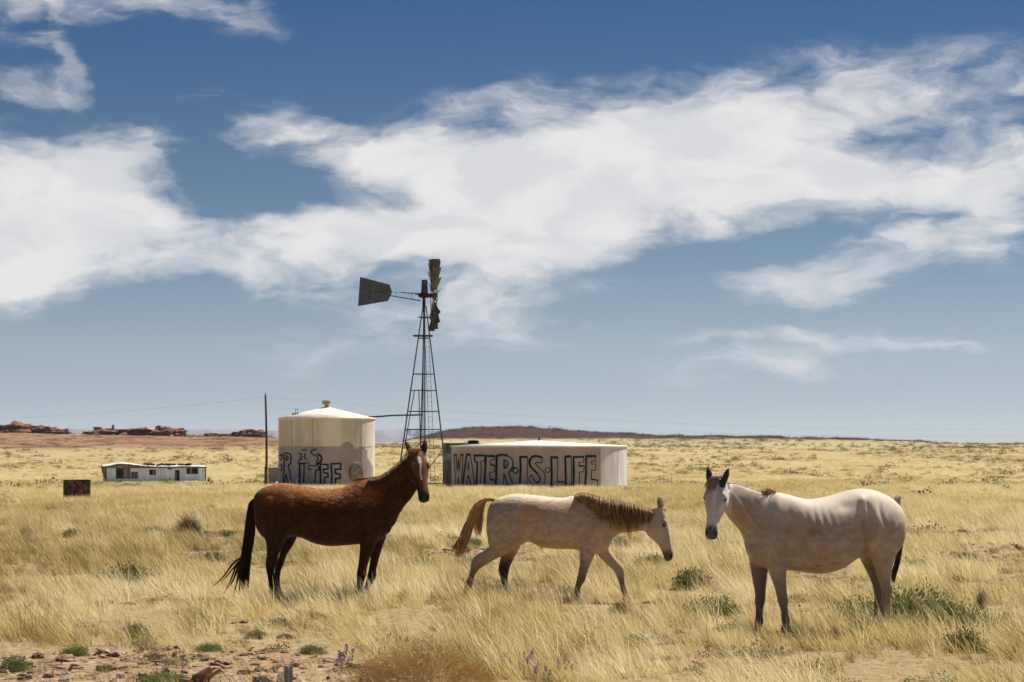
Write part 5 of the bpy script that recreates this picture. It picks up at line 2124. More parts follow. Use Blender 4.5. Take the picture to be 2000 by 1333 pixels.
def white_horse():
    h = Horse(1340, 900, 3.702, 27.05, 980, .30)
    h.body([((1562, 385), (1566, 510), .05), ((1540, 335), (1548, 600), .16), ((1488, 278), (1488, 690), .225), ((1400, 230), (1400, 715), .265), ((1300, 203), (1318, 690), .285), ((1200, 209), (1218, 715), .285), ((1095, 238), (1110, 785), .31),
            ((990, 266), (985, 817), .33), ((880, 278), (880, 812), .32), ((795, 262), (800, 800), .285), ((715, 240), (718, 790), .245), ((645, 232), (640, 790), .225), ((575, 262), (570, 780), .205), ((505, 345), (515, 755), .18), ((455, 470), (465, 700), .12), ((428, 550), (432, 630), .04)])
    h.body([((650, 260), (480, 700), .165), ((565, 238), (430, 590), .14), ((492, 212), (398, 518), .118), ((425, 190), (360, 470), .104, -.01), ((365, 172), (318, 425), .096, -.03), ((305, 165), (275, 360), .088, -.07)], pear=.18, sq=.95, n=22)
    h.leg([((1285, 550), (1558, 550), .135), ((1312, 640), (1532, 640), .125), ((1344, 710), (1500, 720), .10), ((1370, 790), (1482, 800), .078), ((1394, 870), (1478, 875), .058), ((1412, 928), (1494, 922), .049), ((1414, 985), (1482, 982), .044),
           ((1405, 1050), (1460, 1050), .034), ((1395, 1110), (1446, 1110), .031), ((1384, 1160), (1445, 1160), .038), ((1380, 1195), (1430, 1195), .032), ((1368, 1217), (1436, 1217), .05), ((1356, 1256), (1442, 1256), .058)], -.14)
    h.leg([((1240, 600), (1425, 600), .12), ((1255, 690), (1402, 690), .10), ((1292, 770), (1398, 770), .075), ((1330, 850), (1408, 850), .056), ((1352, 915), (1430, 912), .047), ((1362, 985), (1425, 985), .042), ((1360, 1055), (1410, 1055), .033),
           ((1354, 1115), (1403, 1115), .030), ((1346, 1160), (1405, 1160), .037), ((1348, 1195), (1396, 1195), .031), ((1338, 1217), (1400, 1217), .048), ((1328, 1248), (1406, 1248), .056)], .14)
    h.leg([((450, 660), (620, 660), .10), ((465, 755), (595, 765), .086), ((480, 850), (582, 850), .066), ((494, 930), (575, 930), .054), ((500, 985), (572, 985), .049), ((498, 1025), (568, 1025), .049), ((504, 1065), (558, 1065), .036),
           ((503, 1120), (554, 1120), .031), ((496, 1172), (558, 1170), .038), ((498, 1205), (548, 1205), .032), ((488, 1228), (552, 1228), .05), ((478, 1266), (558, 1266), .058)], .10)
    h.leg([((565, 620), (745, 620), .10), ((585, 715), (728, 715), .10), ((600, 790), (722, 790), .084), ((622, 860), (722, 860), .066), ((644, 930), (726, 930), .054), ((658, 985), (732, 985), .049), ((664, 1022), (736, 1022), .049), ((678, 1062), (734, 1062), .036),
           ((688, 1105), (738, 1105), .031), ((690, 1152), (750, 1150), .038), ((698, 1185), (748, 1183), .032), ((690, 1205), (754, 1203), .05), ((684, 1246), (764, 1246), .058)], -.12)
    h.blob(640, 560, -.16, .15, .085, .26, -.25)
    h.blob(1420, 520, -.18, .17, .10, .26, .15)
    h.blob(1480, 560, -.19, .05, .06, .14, .2)
    h.blob(660, 770, -.14, .095, .065, .13, -.1)
    h.blob(488, 640, -.05, .06, .08, .12)
    poll = h.P(228, 165, -.15)
    h.head(poll, (-.28, -.96), R(21), 1.0, R(-3), ear_out=.26, wid=1.2, ear_turn=-.2)

    def deform(h, co, nrm):
        X, Y = h.traced(co)
        near = nrm[:, 1] < -.15
        # ribs, flank hollow, hip hollow, shoulder and neck grooves
        ph = (X - (Y - 450) * .30) / 9.0
        ph = ph + 1.6 * (fbm(X / 60., Y / 60., 7, 2) - .5)
        d = .0034 * np.sin(ph) * np.exp(-((X - 960) / 130) ** 2 - ((Y - 450) / 85) ** 2) * near
        d -= .034 * np.exp(-((X - 1258) / 34) ** 2 - ((Y - 520) / 110) ** 2) * near
        d -= .016 * np.exp(-((X - 1340 - (Y - 400) * .35) / 16) ** 2 - ((Y - 400) / 95) ** 2) * near
        d -= .014 * np.exp(-((X - 1440 - (Y - 480) * .3) / 14) ** 2 - ((Y - 480) / 80) ** 2) * near
        d -= .022 * np.exp(-((X - 735 + (Y - 500) * .06) / 17) ** 2 - ((Y - 560) / 150) ** 2) * near
        d -= .014 * np.exp(-((X - 510 - (Y - 380) * .1) / 24) ** 2 - ((Y - 360) / 80) ** 2) * near
        d += .012 * np.exp(-((X - 420 - (Y - 350) * .75) / 14) ** 2 - ((Y - 370) / 90) ** 2) * near
        d -= .012 * np.exp(-((X - 560) / 14) ** 2 - ((Y - 740) / 60) ** 2)
        d -= .026 * np.exp(-((X - 1292 - (Y - 500) * .10) / 13) ** 2) * sstep(330, 430, Y) * sstep(690, 640, Y) * near
        d += .026 * np.exp(-((X - 1395) / 62) ** 2 - ((Y - 530) / 130) ** 2) * near
        d += .022 * np.exp(-((X - 1275) / 34) ** 2 - ((Y - 285) / 34) ** 2) * near
        d += .016 * np.exp(-((X - 1340) / 40) ** 2 - ((Y - 600) / 60) ** 2) * near
        d -= .014 * np.exp(-((X - 1400) / 20) ** 2 - ((Y - 330 - (X - 1400) * .5) / 90) ** 2) * near
        d += .014 * np.exp(-((X - 660) / 34) ** 2 - ((Y - 330) / 90) ** 2) * near
        d -= .012 * np.exp(-((X - 1150) / 60) ** 2 - ((Y - 330) / 40) ** 2) * near
        return d

    def colour(h, co, nrm):
        n = len(co)
        X, Y = h.traced(co)
        a, t, w = h.hloc(co)
        nz = fbm(X / 50., Y / 34., 25, 4)
        nf = fbm(X / 9., Y / 8., 29, 4)
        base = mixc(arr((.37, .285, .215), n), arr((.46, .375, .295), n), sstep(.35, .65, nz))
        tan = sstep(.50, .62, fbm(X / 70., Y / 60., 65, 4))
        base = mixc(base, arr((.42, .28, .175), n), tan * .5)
        wh = sstep(480, 330, Y + (nz - .5) * 190) * sstep(480, 620, X)  # pale back over darker sides: sunlight and shade put into the coat colour
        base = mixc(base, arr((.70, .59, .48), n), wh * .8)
        gy = np.exp(-((X - 610) / 70) ** 2 - ((Y - 440) / 110) ** 2)
        base = mixc(base, arr((.38, .32, .28), n), np.clip(gy * 1.1, 0, 1) * sstep(.35, .6, nf) * .8)
        dirt = np.exp(-((X - 910) / 80) ** 2 - ((Y - 500) / 40) ** 2) + np.exp(-((X - 1270) / 50) ** 2 - ((Y - 480) / 60) ** 2) + np.exp(-((X - 430) / 40) ** 2 - ((Y - 390) / 70) ** 2)
        base = mixc(base, arr((.40, .235, .125), n), np.clip(dirt, 0, 1) * sstep(.36, .58, nz * .5 + nf * .5) * .75)
        spots = np.exp(-((X - 955) / 26) ** 2 - ((Y - 762) / 10) ** 2) + np.exp(-((X - 1065) / 28) ** 2 - ((Y - 742) / 10) ** 2) + np.exp(-((X - 930) / 45) ** 2 - ((Y - 522) / 18) ** 2)
        base = mixc(base, arr((.20, .13, .09), n), np.clip(spots, 0, 1) * .65)
        leg = sstep(760, 980, Y)
        base = mixc(base, arr((.26, .20, .16), n), leg * .85)
        base = mixc(base, arr((.15, .115, .10), n), sstep(1000, 1120, Y) * .6)
        base = mixc(base, arr((.06, .052, .048), n), sstep(1208, 1220, Y + np.where(X < 600, -8, 0) + np.where((X > 600) & (X < 800), 12, 0)))
        farleg = ((co @ np.array(h.lat)) > -.02) & (Y > 690) & ((X > 1200) | (X < 610))  # far legs darker: their shade is painted into the coat
        base = mixc(base, arr((.13, .095, .075), n), farleg * sstep(690, 790, Y) * .7)
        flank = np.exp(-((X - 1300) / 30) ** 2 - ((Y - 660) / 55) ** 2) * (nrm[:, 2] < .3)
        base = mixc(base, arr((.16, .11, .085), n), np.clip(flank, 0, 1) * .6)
        hd = sstep(-.06, -.02, a) * (a < .7) * sstep(.125, .105, np.abs(w)) * sstep(-.235, -.19, t + .4 * np.minimum(a - .12, 0)) * sstep(.14, .11, t)
        face = mixc(arr((.60, .565, .55), n), arr((.70, .66, .63), n), sstep(.4, .6, nf))
        grey = sstep(.03, .06, t) * (sstep(.016, .03, np.abs(w + .006)) * sstep(.40, .2, a) + sstep(.12, .02, a))
        face = mixc(face, arr((.42, .385, .37), n), np.clip(grey, 0, 1) * .75)
        face = mixc(face, arr((.55, .47, .40), n), sstep(.0, -.06, t) * .6)
        spots = sstep(.66, .72, fbm(X / 5.5, Y / 5.5, 99, 3)) * sstep(.2, .26, a)
        face = mixc(face, arr((.22, .20, .20), n), spots * .6)
        muz = sstep(.455, .515, a + (nf - .5) * .06 + .25 * np.maximum(-t - .03, 0))
        face = mixc(face, arr((.048, .043, .043), n), muz * (.8 + .2 * sstep(.4, .6, nf)))
        lip = sstep(.56, .59, a) * sstep(-.025, -.05, t)
        face = mixc(face, arr((.25, .21, .18), n), lip * .6)
        nos = np.exp(-((a - .552) / .022) ** 2 - ((t - .012) / .018) ** 2 - ((np.abs(w) - .046) / .022) ** 2)
        face = mixc(face, arr((.006, .005, .005), n), np.clip(nos * 1.4, 0, 1))
        eyel = np.exp(-((a - .178) / .030) ** 2 - ((t - .03) / .024) ** 2) * (np.abs(w) > .06)
        face = mixc(face, arr((.05, .045, .045), n), np.clip(eyel * 1.5, 0, 1) * .95)
        base = mixc(base, face, hd)
        for (p, E, fr, sd2) in h.earmid:
            q = co - np.array(p)
            u = q @ np.array(E)
            k = q @ np.array(fr)
            s_ = q @ np.array(sd2)
            inside = (np.abs(u) < .13) & (np.abs(s_) < .06) & (np.abs(k) < .05)
            base = mixc(base, arr((.30, .23, .18), n), inside * .8 * sstep(-.02, .05, u))
            facing = nrm @ np.array(fr)
            base = mixc(base, arr((.035, .027, .023), n), inside * sstep(.0, .4, facing) * sstep(.042, .028, np.abs(s_)) * .95)
        return base
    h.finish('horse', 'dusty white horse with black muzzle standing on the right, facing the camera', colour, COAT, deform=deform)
    paths, cols = [], []
    for i in range(170):
        u = random.random()
        yy = random.uniform(-.05, .05)
        pts = [h.P(1500, 292, 0), h.P(1528 + 10 * u, 300 + 20 * u, .02), h.P(1556 + 12 * u, 420, yy + .03), h.P(1556 + 18 * u, 520, yy + .05), h.P(1530 + 32 * u, 640, yy + .06), h.P(1500 + 42 * u, 760, yy + .06), h.P(1484 + 22 * u + random.uniform(-8, 8), random.uniform(800, 885), yy + .06)]
        paths.append(catmull(pts, 11))
        cols.append(vary((.09, .045, .024), .4))
    h.hair('tail', paths, .0075, HAIR, cols)
    paths, cols = [], []
    for i in range(60):      # pale bristling tail head
        x = random.uniform(1500, 1545)
        pts = [h.P(x, 300 + (x - 1500) * .5, random.uniform(-.03, .03)), h.P(x + 6, 278 + (x - 1500) * .4, random.uniform(-.03, .03)), h.P(x + random.uniform(0, 12), random.uniform(245, 275), random.uniform(-.03, .03))]
        paths.append(catmull(pts, 5))
        cols.append(vary((.55, .47, .40), .15))
    h.hair('tail_head_hair', paths, .006, HAIR, cols)
    # mane: short, lying over to the far side, with a dark tuft by the withers
    paths, cols = [], []
    crest = [(640, 236), (565, 236), (492, 210), (425, 188), (365, 170), (300, 160)]
    for i in range(240):
        u = random.random() * 5
        k = min(int(u), 4)
        t = u - k
        X0 = crest[k][0] + (crest[k + 1][0] - crest[k][0]) * t
        Y0 = crest[k][1] + (crest[k + 1][1] - crest[k][1]) * t
        L = random.uniform(20, 60)
        y0 = -.02 * max(0, u - 3)
        pts = [h.P(X0, Y0 + 8, y0 - .02), h.P(X0 + random.uniform(-4, 10), Y0 - random.uniform(2, 9), y0 + .01), h.P(X0 + L * .4, Y0 + L * .2, y0 + .09), h.P(X0 + L * .5, Y0 + L, y0 + .13)]
        paths.append(catmull(pts, 7))
        cols.append(vary((.55, .42, .30), .2))
    for i in range(46):
        X0 = random.gauss(598, 28)
        pts = [h.P(X0, 245, random.uniform(-.05, .03)), h.P(X0 - 4, 226, random.uniform(-.06, .04)), h.P(X0 + random.uniform(-20, 10), random.gauss(216, 10), random.uniform(-.07, .04)), h.P(X0 + random.uniform(-50, 20), random.gauss(222, 14), random.uniform(-.1, .05))]
        paths.append(catmull(pts, 7))
        cols.append(vary((.28, .175, .10) if random.random() < .65 else (.5, .36, .24), .3))
    h.hair('mane', paths, .0045, HAIR, cols)
    paths, cols = [], []
    A, T, W, O = h.hA, h.hT, h.hW, h.hO
    sgn = -1 if (W.x > 0) else 1
    for i in range(130):
        p0 = O + T * .055 - A * .04 + W * random.uniform(-.045, .045)
        L = random.uniform(.08, .19)
        p1 = p0 - A * .015 + T * .03
        p2 = p1 + A * L * .5 + W * sgn * random.uniform(.01, .045) + T * .022
        p3 = p2 + A * L * .5 + W * sgn * random.uniform(.01, .04) - T * .002
        paths.append(catmull([p0, p1, p2, p3], 8))
        cols.append(vary((.30, .22, .165), .35))
    h.hair('forelock', paths, .0055, HAIR, cols)
    return h


HB = brown_horse()
HM = roan_horse()
HW = white_horse()

# ------------------------------------------------------------------ plants


def leaf_cloud(name, seed, n, rx, ry, rz, size, m, flat=.0, twig=None, lean=0.0):
    """a shrub crown: n small bent leaves on short sprays through a rough dome"""
    rs = random.Random(seed)
    v, f, sh = [], [], []
    cl = []
    for i in range(max(8, n // 16)):
        a = rs.uniform(0, 2 * math.pi)
        rr = math.sqrt(rs.random())
        z = rs.random() ** .8 * math.sqrt(max(0, 1 - rr * rr * .85)) * rs.uniform(.55, 1.15)
        cl.append((Vector((rr * math.cos(a) * rx, rr * math.sin(a) * ry, z * rz)), rs.uniform(0, 1)))
    for i in range(n):
        c, s0 = rs.choice(cl)
        sp = size * 1.5
        p = c + Vector((rs.gauss(0, sp), rs.gauss(0, sp), rs.gauss(0, sp * .8)))
        p.z = max(p.z, .01)
        d = Vector((p.x / rx, p.y / ry, .6 + p.z / rz + rs.uniform(-.5, .8))) + Vector((rs.gauss(0, .5), rs.gauss(0, .5), rs.gauss(0, .3)))
        d.x -= lean
        d.normalize()
        w = d.cross(Vector((rs.gauss(0, 1), rs.gauss(0, 1), rs.gauss(0, 1)))).normalized()
        L = size * rs.uniform(.6, 1.5)
        W = L * .24
        b = len(v)
        v += [p, p + d * L * .5 + w * W, p + d * L, p + d * L * .5 - w * W]
        f.append((b, b + 1, b + 2, b + 3))
        k = min(1, max(0, s0 * .6 + rs.random() * .4))
        sh += [k] * 4
    me = bpy.data.meshes.new(name)
    me.from_pydata([tuple(q) for q in v], [], f)
    a = me.attributes.new('shade', 'FLOAT', 'POINT')
    a.data.foreach_set('value', np.array(sh, np.float32))
    me.materials.append(m)
    return me


def twig_ball(name, seed, n, rx, ry, rz, w, m, lean=0.0):
    rs = random.Random(seed)
    mb = MB()
    sh = []
    for i in range(n):
        a = rs.uniform(0, 2 * math.pi)
        el = math.acos(1 - rs.random() * .98)
        L = rs.uniform(.55, 1.08)
        tip = Vector((math.sin(el) * math.cos(a) * rx - lean * rz, math.sin(el) * math.sin(a) * ry, math.cos(el) * rz + .04 * rz)) * L
        st = tip * rs.uniform(.0, .55) + Vector((rs.gauss(0, .06) * rx, rs.gauss(0, .06) * ry, 0))
        st.z = max(st.z * .8, -.02)
        mid = st.lerp(tip, .5) + Vector((rs.gauss(0, .10) * rx, rs.gauss(0, .10) * ry, rs.gauss(.02, .10) * rz))
        mid.z = max(mid.z, .01)
        tip.z = max(tip.z, .01)
        b0 = len(mb.v)
        mb.tube([st, mid, tip], [w, w * .8, w * .4], 3, cap=False)
        sh += [rs.random()] * (len(mb.v) - b0)
    me = bpy.data.meshes.new(name)
    me.from_pydata([tuple(q) for q in mb.v], [], mb.f)
    at_ = me.attributes.new('shade', 'FLOAT', 'POINT')
    at_.data.foreach_set('value', np.array(sh, np.float32))
    me.materials.append(m)
    return me


GREENLEAF = leaf_mat('sage_leaf', [(0, (.085, .115, .035)), (.5, (.155, .19, .07)), (1, (.28, .285, .13))], .4, inst=False)
OLIVELEAF = leaf_mat('olive_leaf', [(0, (.10, .10, .035)), (.5, (.18, .165, .065)), (1, (.30, .25, .11))], .3, inst=False)
TWIGM = leaf_mat('dry_twig', [(0, (.10, .065, .042)), (.5, (.19, .125, .080)), (1, (.32, .22, .14))], .1, inst=False)
RUSTTWIG = leaf_mat('rusty_twig', [(0, (.40, .25, .11)), (.45, (.64, .45, .215)), (1, (.80, .62, .36))], .5, inst=False)
GREYTWIG = leaf_mat('grey_twig', [(0, (.09, .07, .06)), (.5, (.17, .14, .125)), (1, (.28, .23, .20))], .1, inst=False)
PURPLE = leaf_mat('purple_petal', [(0, (.07, .012, .15)), (.5, (.14, .03, .26)), (1, (.24, .08, .38))], .3, inst=False)
GREEN_ME = [leaf_cloud('foliage', 10 + i, 3000, .50, .50, .40, .046, GREENLEAF, lean=.35) for i in range(3)]
OLIVE_ME = [leaf_cloud('foliage', 20 + i, 2200, .46, .46, .42, .060, OLIVELEAF, lean=.5) for i in range(2)]
STEM_ME = [twig_ball('stems', 30 + i, 60, .42, .42, .40, .006, TWIGM) for i in range(2)]
DRY_ME = [twig_ball('twigs', 40 + i, 800, .5, .5, .5, .0035, TWIGM, .15) for i in range(2)]
GREY_ME = [twig_ball('twigs', 50 + i, 420, .5, .5, .5, .0040, GREYTWIG, .1) for i in range(2)]



def tangle(name, seed, n, w, L0, L1, m):
    """a soft heap of short crossing twigs filling a flat dome of unit width"""
    rs = random.Random(seed)
    mb = MB()
    sh = []
    for i in range(n):
        a = rs.uniform(0, 6.283)
        rr = rs.random() ** .55
        top = math.sqrt(max(0, 1 - rr * rr)) * (.72 + .5 * mnoise.noise(Vector((rr * math.cos(a) * 3.1, rr * math.sin(a) * 3.1, seed))))
        p = Vector((rr * math.cos(a) * .5, rr * math.sin(a) * .5, max(.0, top * .5 * rs.random() ** .6)))
        d = Vector((p.x * 1.6 + rs.gauss(0, .6) - .15, p.y * 1.6 + rs.gauss(0, .6), .35 + rs.gauss(0, .5))).normalized()
        L = rs.uniform(L0, L1)
        q = p + d * L * .5 + Vector((rs.gauss(0, 1), rs.gauss(0, 1), rs.gauss(0, 1))) * L * .12
        e = p + d * L + Vector((rs.gauss(0, 1), rs.gauss(0, 1), rs.gauss(0, 1))) * L * .22
        q.z, e.z = max(q.z, .005), max(e.z, .005)
        b0 = len(mb.v)
        mb.tube([p, q, e], [w, w * .8, w * .45], 3, cap=False)
        sh += [rs.random()] * (len(mb.v) - b0)
    me = bpy.data.meshes.new(name)
    me.from_pydata([tuple(q) for q in mb.v], [], mb.f)
    at_ = me.attributes.new('shade', 'FLOAT', 'POINT')
    at_.data.foreach_set('value', np.array(sh, np.float32))
    me.materials.append(m)
    return me


SHRUBPOS = []


def shrub(kind, px, py, w, hgt, label, name, cat='shrub', i=0):
    p = on_ground(px, py)
    k = p.y / FPX
    SHRUBPOS.append((p.x, p.y, w * k * .52))
    sx, sz = w * k, hgt * k
    root = empty(name, p, random.uniform(0, 6.28) if kind != 'rust' else 0)
    prop(root, label, cat, {'green': 'green shrubs in the grass', 'olive': 'olive shrubs in the grass', 'dry': 'dry brown shrubs', 'grey': 'dead grey shrubs', 'rust': None}[kind])
    sc = (sx, sx * .85, sz / .48 * 1.0)
    if kind in ('green', 'olive'):
        me = (GREEN_ME if kind == 'green' else OLIVE_ME)[i % (3 if kind == 'green' else 2)]
        data_obj('foliage', me, root, scale=sc)
        data_obj('stems', STEM_ME[i % 2], root, scale=sc)
    elif kind == 'dry':
        data_obj('twigs', DRY_ME[i % 2], root, scale=sc)
    elif kind == 'grey':
        data_obj('twigs', GREY_ME[i % 2], root, scale=sc)
    return root


SHR = [
    ('green', 140, 1051, 38, 22, 'small round green shrub by itself on the left, left of the dirt track'),
    ('grey', 62, 1068, 62, 24, 'grey brown dead shrub near the left edge, left of the dirt track'),
    ('green', 302, 1045, 44, 19, 'green shrub just left of the big brown tumbleweed'),
    ('dry', 372, 1047, 76, 46, 'big brown tumbleweed shrub left of the chestnut horse tail'),
    ('green', 382, 1050, 30, 14, 'small green shrub at the foot of the big brown tumbleweed'),
    ('green', 442, 1049, 44, 15, 'green shrub between the brown tumbleweed and the chestnut horse'),
    ('olive', 240, 1148, 125, 44, 'wide olive shrub half hidden in tall grass at lower left'),
    ('olive', 415, 1098, 50, 22, 'low olive tuft left of the chestnut horse tail'),
    ('grey', 412, 995, 34, 11, 'small dark shrub right of the mobile home foreground grass'),
    ('green', 142, 993, 18, 10, 'small green shrub just below the brown block enclosure'),
    ('dry', 98, 1001, 46, 12, 'low brown shrub below and left of the block enclosure'),
    ('green', 816, 1118, 78, 32, 'green shrub in the grass right of the chestnut horse front legs'),
    ('green', 925, 1068, 36, 20, 'green shrub under the roan horse tail'),
    ('green', 905, 1112, 52, 26, 'green shrub beside the roan horse trailing hind leg'),
    ('green', 1212, 1070, 40, 24, 'green shrub below the roan horse neck'),
    ('olive', 1275, 1105, 66, 22, 'low olive shrub below the roan horse muzzle'),
    ('olive', 1352, 1152, 80, 42, 'olive shrub left of the white horse front legs, higher of two'),
    ('green', 1395, 1212, 105, 50, 'bright green shrub left of the white horse front legs, lower of two'),
    ('green', 1690, 1222, 130, 64, 'green shrub just left of the white horse hind hooves'),
    ('green', 1795, 1226, 165, 82, 'large green shrub right of the white horse hind legs'),
    ('green', 1872, 1236, 140, 60, 'green shrub spreading right of the large one by the white horse'),
    ('olive', 1800, 1112, 54, 22, 'olive shrub on the bare soil behind the white horse tail'),
    ('olive', 1888, 1098, 58, 20, 'low olive shrub at right between two bare soil patches'),
    ('grey', 1914, 1190, 34, 50, 'tall grey dead shrub at right behind the green shrubs'),
    ('green', 1868, 1140, 30, 20, 'small green shrub at right above the grey dead shrub'),
    ('grey', 1634, 1250, 52, 30, 'dark dead shrub under the belly side of the white horse'),
    ('olive', 1886, 1275, 78, 46, 'dark olive shrub at lower right below the green ones'),
    ('olive', 1965, 1225, 46, 30, 'olive shrub at the right edge of the grass'),
    ('green', 30, 1312, 64, 34, 'dark green shrub in the lower left corner'),
    ('green', 146, 1282, 52, 24, 'green leafy clump on the bare soil right of the corner shrub'),
    ('olive', 262, 1246, 60, 28, 'olive tuft in the tall grass above the bare soil at left'),
    ('green', 205, 1312, 40, 16, 'low green clump in the middle of the bare soil at left'),
    ('green', 318, 1334, 100, 24, 'bright green clump cut by the bottom edge at left'),
    ('green', 405, 1272, 52, 18, 'green clump at the right border of the bare soil'),
    ('olive', 612, 1277, 56, 18, 'yellow green cushion plant left of the purple flowers'),
    ('olive', 500, 1248, 44, 18, 'olive clump below the chestnut horse belly in the foreground'),
    ('green', 1242, 1262, 58, 28, 'green clump in the foreground below the roan horse head'),
    ('olive', 1210, 1200, 40, 24, 'olive tuft in the grass below the roan horse front legs'),
    ('olive', 880, 1250, 40, 26, 'olive tuft above the rusty bush'),
    ('grey', 785, 1178, 40, 30, 'thin grey dead shrub right of the chestnut horse front hooves'),
    ('green', 77, 957, 18, 7, 'tiny green shrub left of the block enclosure, nearest the rock heap'),
    ('green', 89, 953, 12, 6, 'tiny green shrub left of the block enclosure, farther one'),
    ('green', 187, 953, 22, 8, 'small green shrub in front of the mobile home left corner'),
    ('green', 222, 955, 20, 8, 'small green shrub in front of the mobile home end window'),
    ('green', 247, 952, 26, 9, 'green shrub in front of the mobile home large window'),
    ('olive', 268, 952, 20, 7, 'olive shrub in front of the mobile home boarded opening'),
    ('green', 335, 951, 18, 7, 'green shrub in front of the mobile home open door'),
    ('green', 350, 951, 14, 6, 'green shrub in front of the mobile home, right of the open door'),
    ('grey', 408, 944, 13, 15, 'dark burnt bush touching the right end of the mobile home'),
    ('grey', 494, 948, 10, 8, 'small round grey shrub left of the wooden pole'),
    ('green', 515, 948, 24, 8, 'green shrub at the foot of the wooden pole'),
]
for i, (k, px, py, w, hh, lab) in enumerate(SHR):
    shrub(k, px, py, w, hh, lab, {'green': 'green_shrub', 'olive': 'olive_shrub', 'dry': 'dry_shrub', 'grey': 'dead_shrub'}[k], i=i)


def build_rust_bush():
    p = on_ground(824, 1348)
    k = p.y / FPX
    root = empty('rusty_bush', p)
    prop(root, 'wide rusty orange twiggy bush at the bottom edge left of centre', 'bush')
    data_obj('twigs', tangle('twigs', 60, 3900, .0013, .05, .15, RUSTTWIG), root, scale=(268 * k, 1.3, 112 * k / .5))
    me = twig_ball('branches', 66, 26, .5, .5, .42, .0045, leaf_mat('pale_branch', [(0, (.42, .28, .14)), (1, (.58, .42, .24))], .1, inst=False))
    data_obj('branches', me, root, scale=(270 * k, 1.1, 105 * k / .5))


build_rust_bush()


def flower_mesh(seed):
    rs = random.Random(seed)
    v, f, sh = [], [], []
    for i in range(90):
        z = rs.random() ** .8
        r = .35 * (1 - z * .75)
        a = rs.uniform(0, 6.28)
        p = Vector((r * math.cos(a) * .35, r * math.sin(a) * .35, z))
        d = Vector((math.cos(a), math.sin(a), .5 + rs.uniform(-.3, .5))).normalized()
        w = d.cross(Vector((0, 0, 1))).normalized()
        b = len(v)
        L = .13
        v += [p, p + d * L * .6 + w * L * .4, p + d * L, p + d * L * .6 - w * L * .4]
        f.append((b, b + 1, b + 2, b + 3))
        sh += [rs.random()] * 4
    me = bpy.data.meshes.new('blossom')
    me.from_pydata([tuple(q) for q in v], [], f)
    a = me.attributes.new('shade', 'FLOAT', 'POINT')
    a.data.foreach_set('value', np.array(sh, np.float32))
    me.materials.append(PURPLE)
    return me


FLW = [flower_mesh(i) for i in range(2)]
FL_LEAF = leaf_cloud('leaves', 71, 260, .5, .5, .42, .06, GREENLEAF)
flw = [
    (668, 1298, .9, 'bright purple wildflower spike left of the rusty bush, left of the pair'), (681, 1300, 1.15, 'tallest bright purple wildflower spike, touching the left side of the rusty bush'),
    (745, 1275, .6, 'faint purple wildflower above the rusty bush, left end'), (983, 1302, .9, 'purple wildflower just right of the rusty bush'),
    (994, 1292, .7, 'small purple wildflower second right of the rusty bush'), (1023, 1306, .8, 'purple wildflower low in the flower patch right of the rusty bush'),
    (1030, 1296, .9, 'purple wildflower in the middle of the patch right of the rusty bush'), (1038, 1282, .7, 'purple wildflower standing highest in the patch right of the rusty bush'),
    (1046, 1315, .7, 'purple wildflower lowest in the patch right of the rusty bush'), (1068, 1318, .6, 'pale purple wildflower right of centre in the flower patch'),
    (1092, 1306, .7, 'pale purple wildflower near the right end of the flower patch'), (1104, 1294, .7, 'pale purple wildflower farthest right in the flower patch'),
]
for i, (px, py, s, lab) in enumerate(flw):
    p = on_ground(px, py + 16)
    root = empty('wildflower', p, random.uniform(0, 6))
    prop(root, lab, 'wildflower', 'purple wildflowers')
    data_obj('leaves', FL_LEAF, root, scale=(.20 * s, .20 * s, .22 * s))
    m = MB()
    m.tube([(0, 0, 0), (.01, 0, .12 * s)], .004, 4)
    m.build('stem', mat('green_stem', (.10, .13, .05), .9), root)
    for q in range(3):
        data_obj('blossom', FLW[q % 2], root, (random.uniform(-.05, .05) * s, random.uniform(-.05, .05) * s, .06 * s + .03 * q * s), (random.uniform(-.3, .3), random.uniform(-.3, .3), q), (.11 * s, .11 * s, .105 * s))

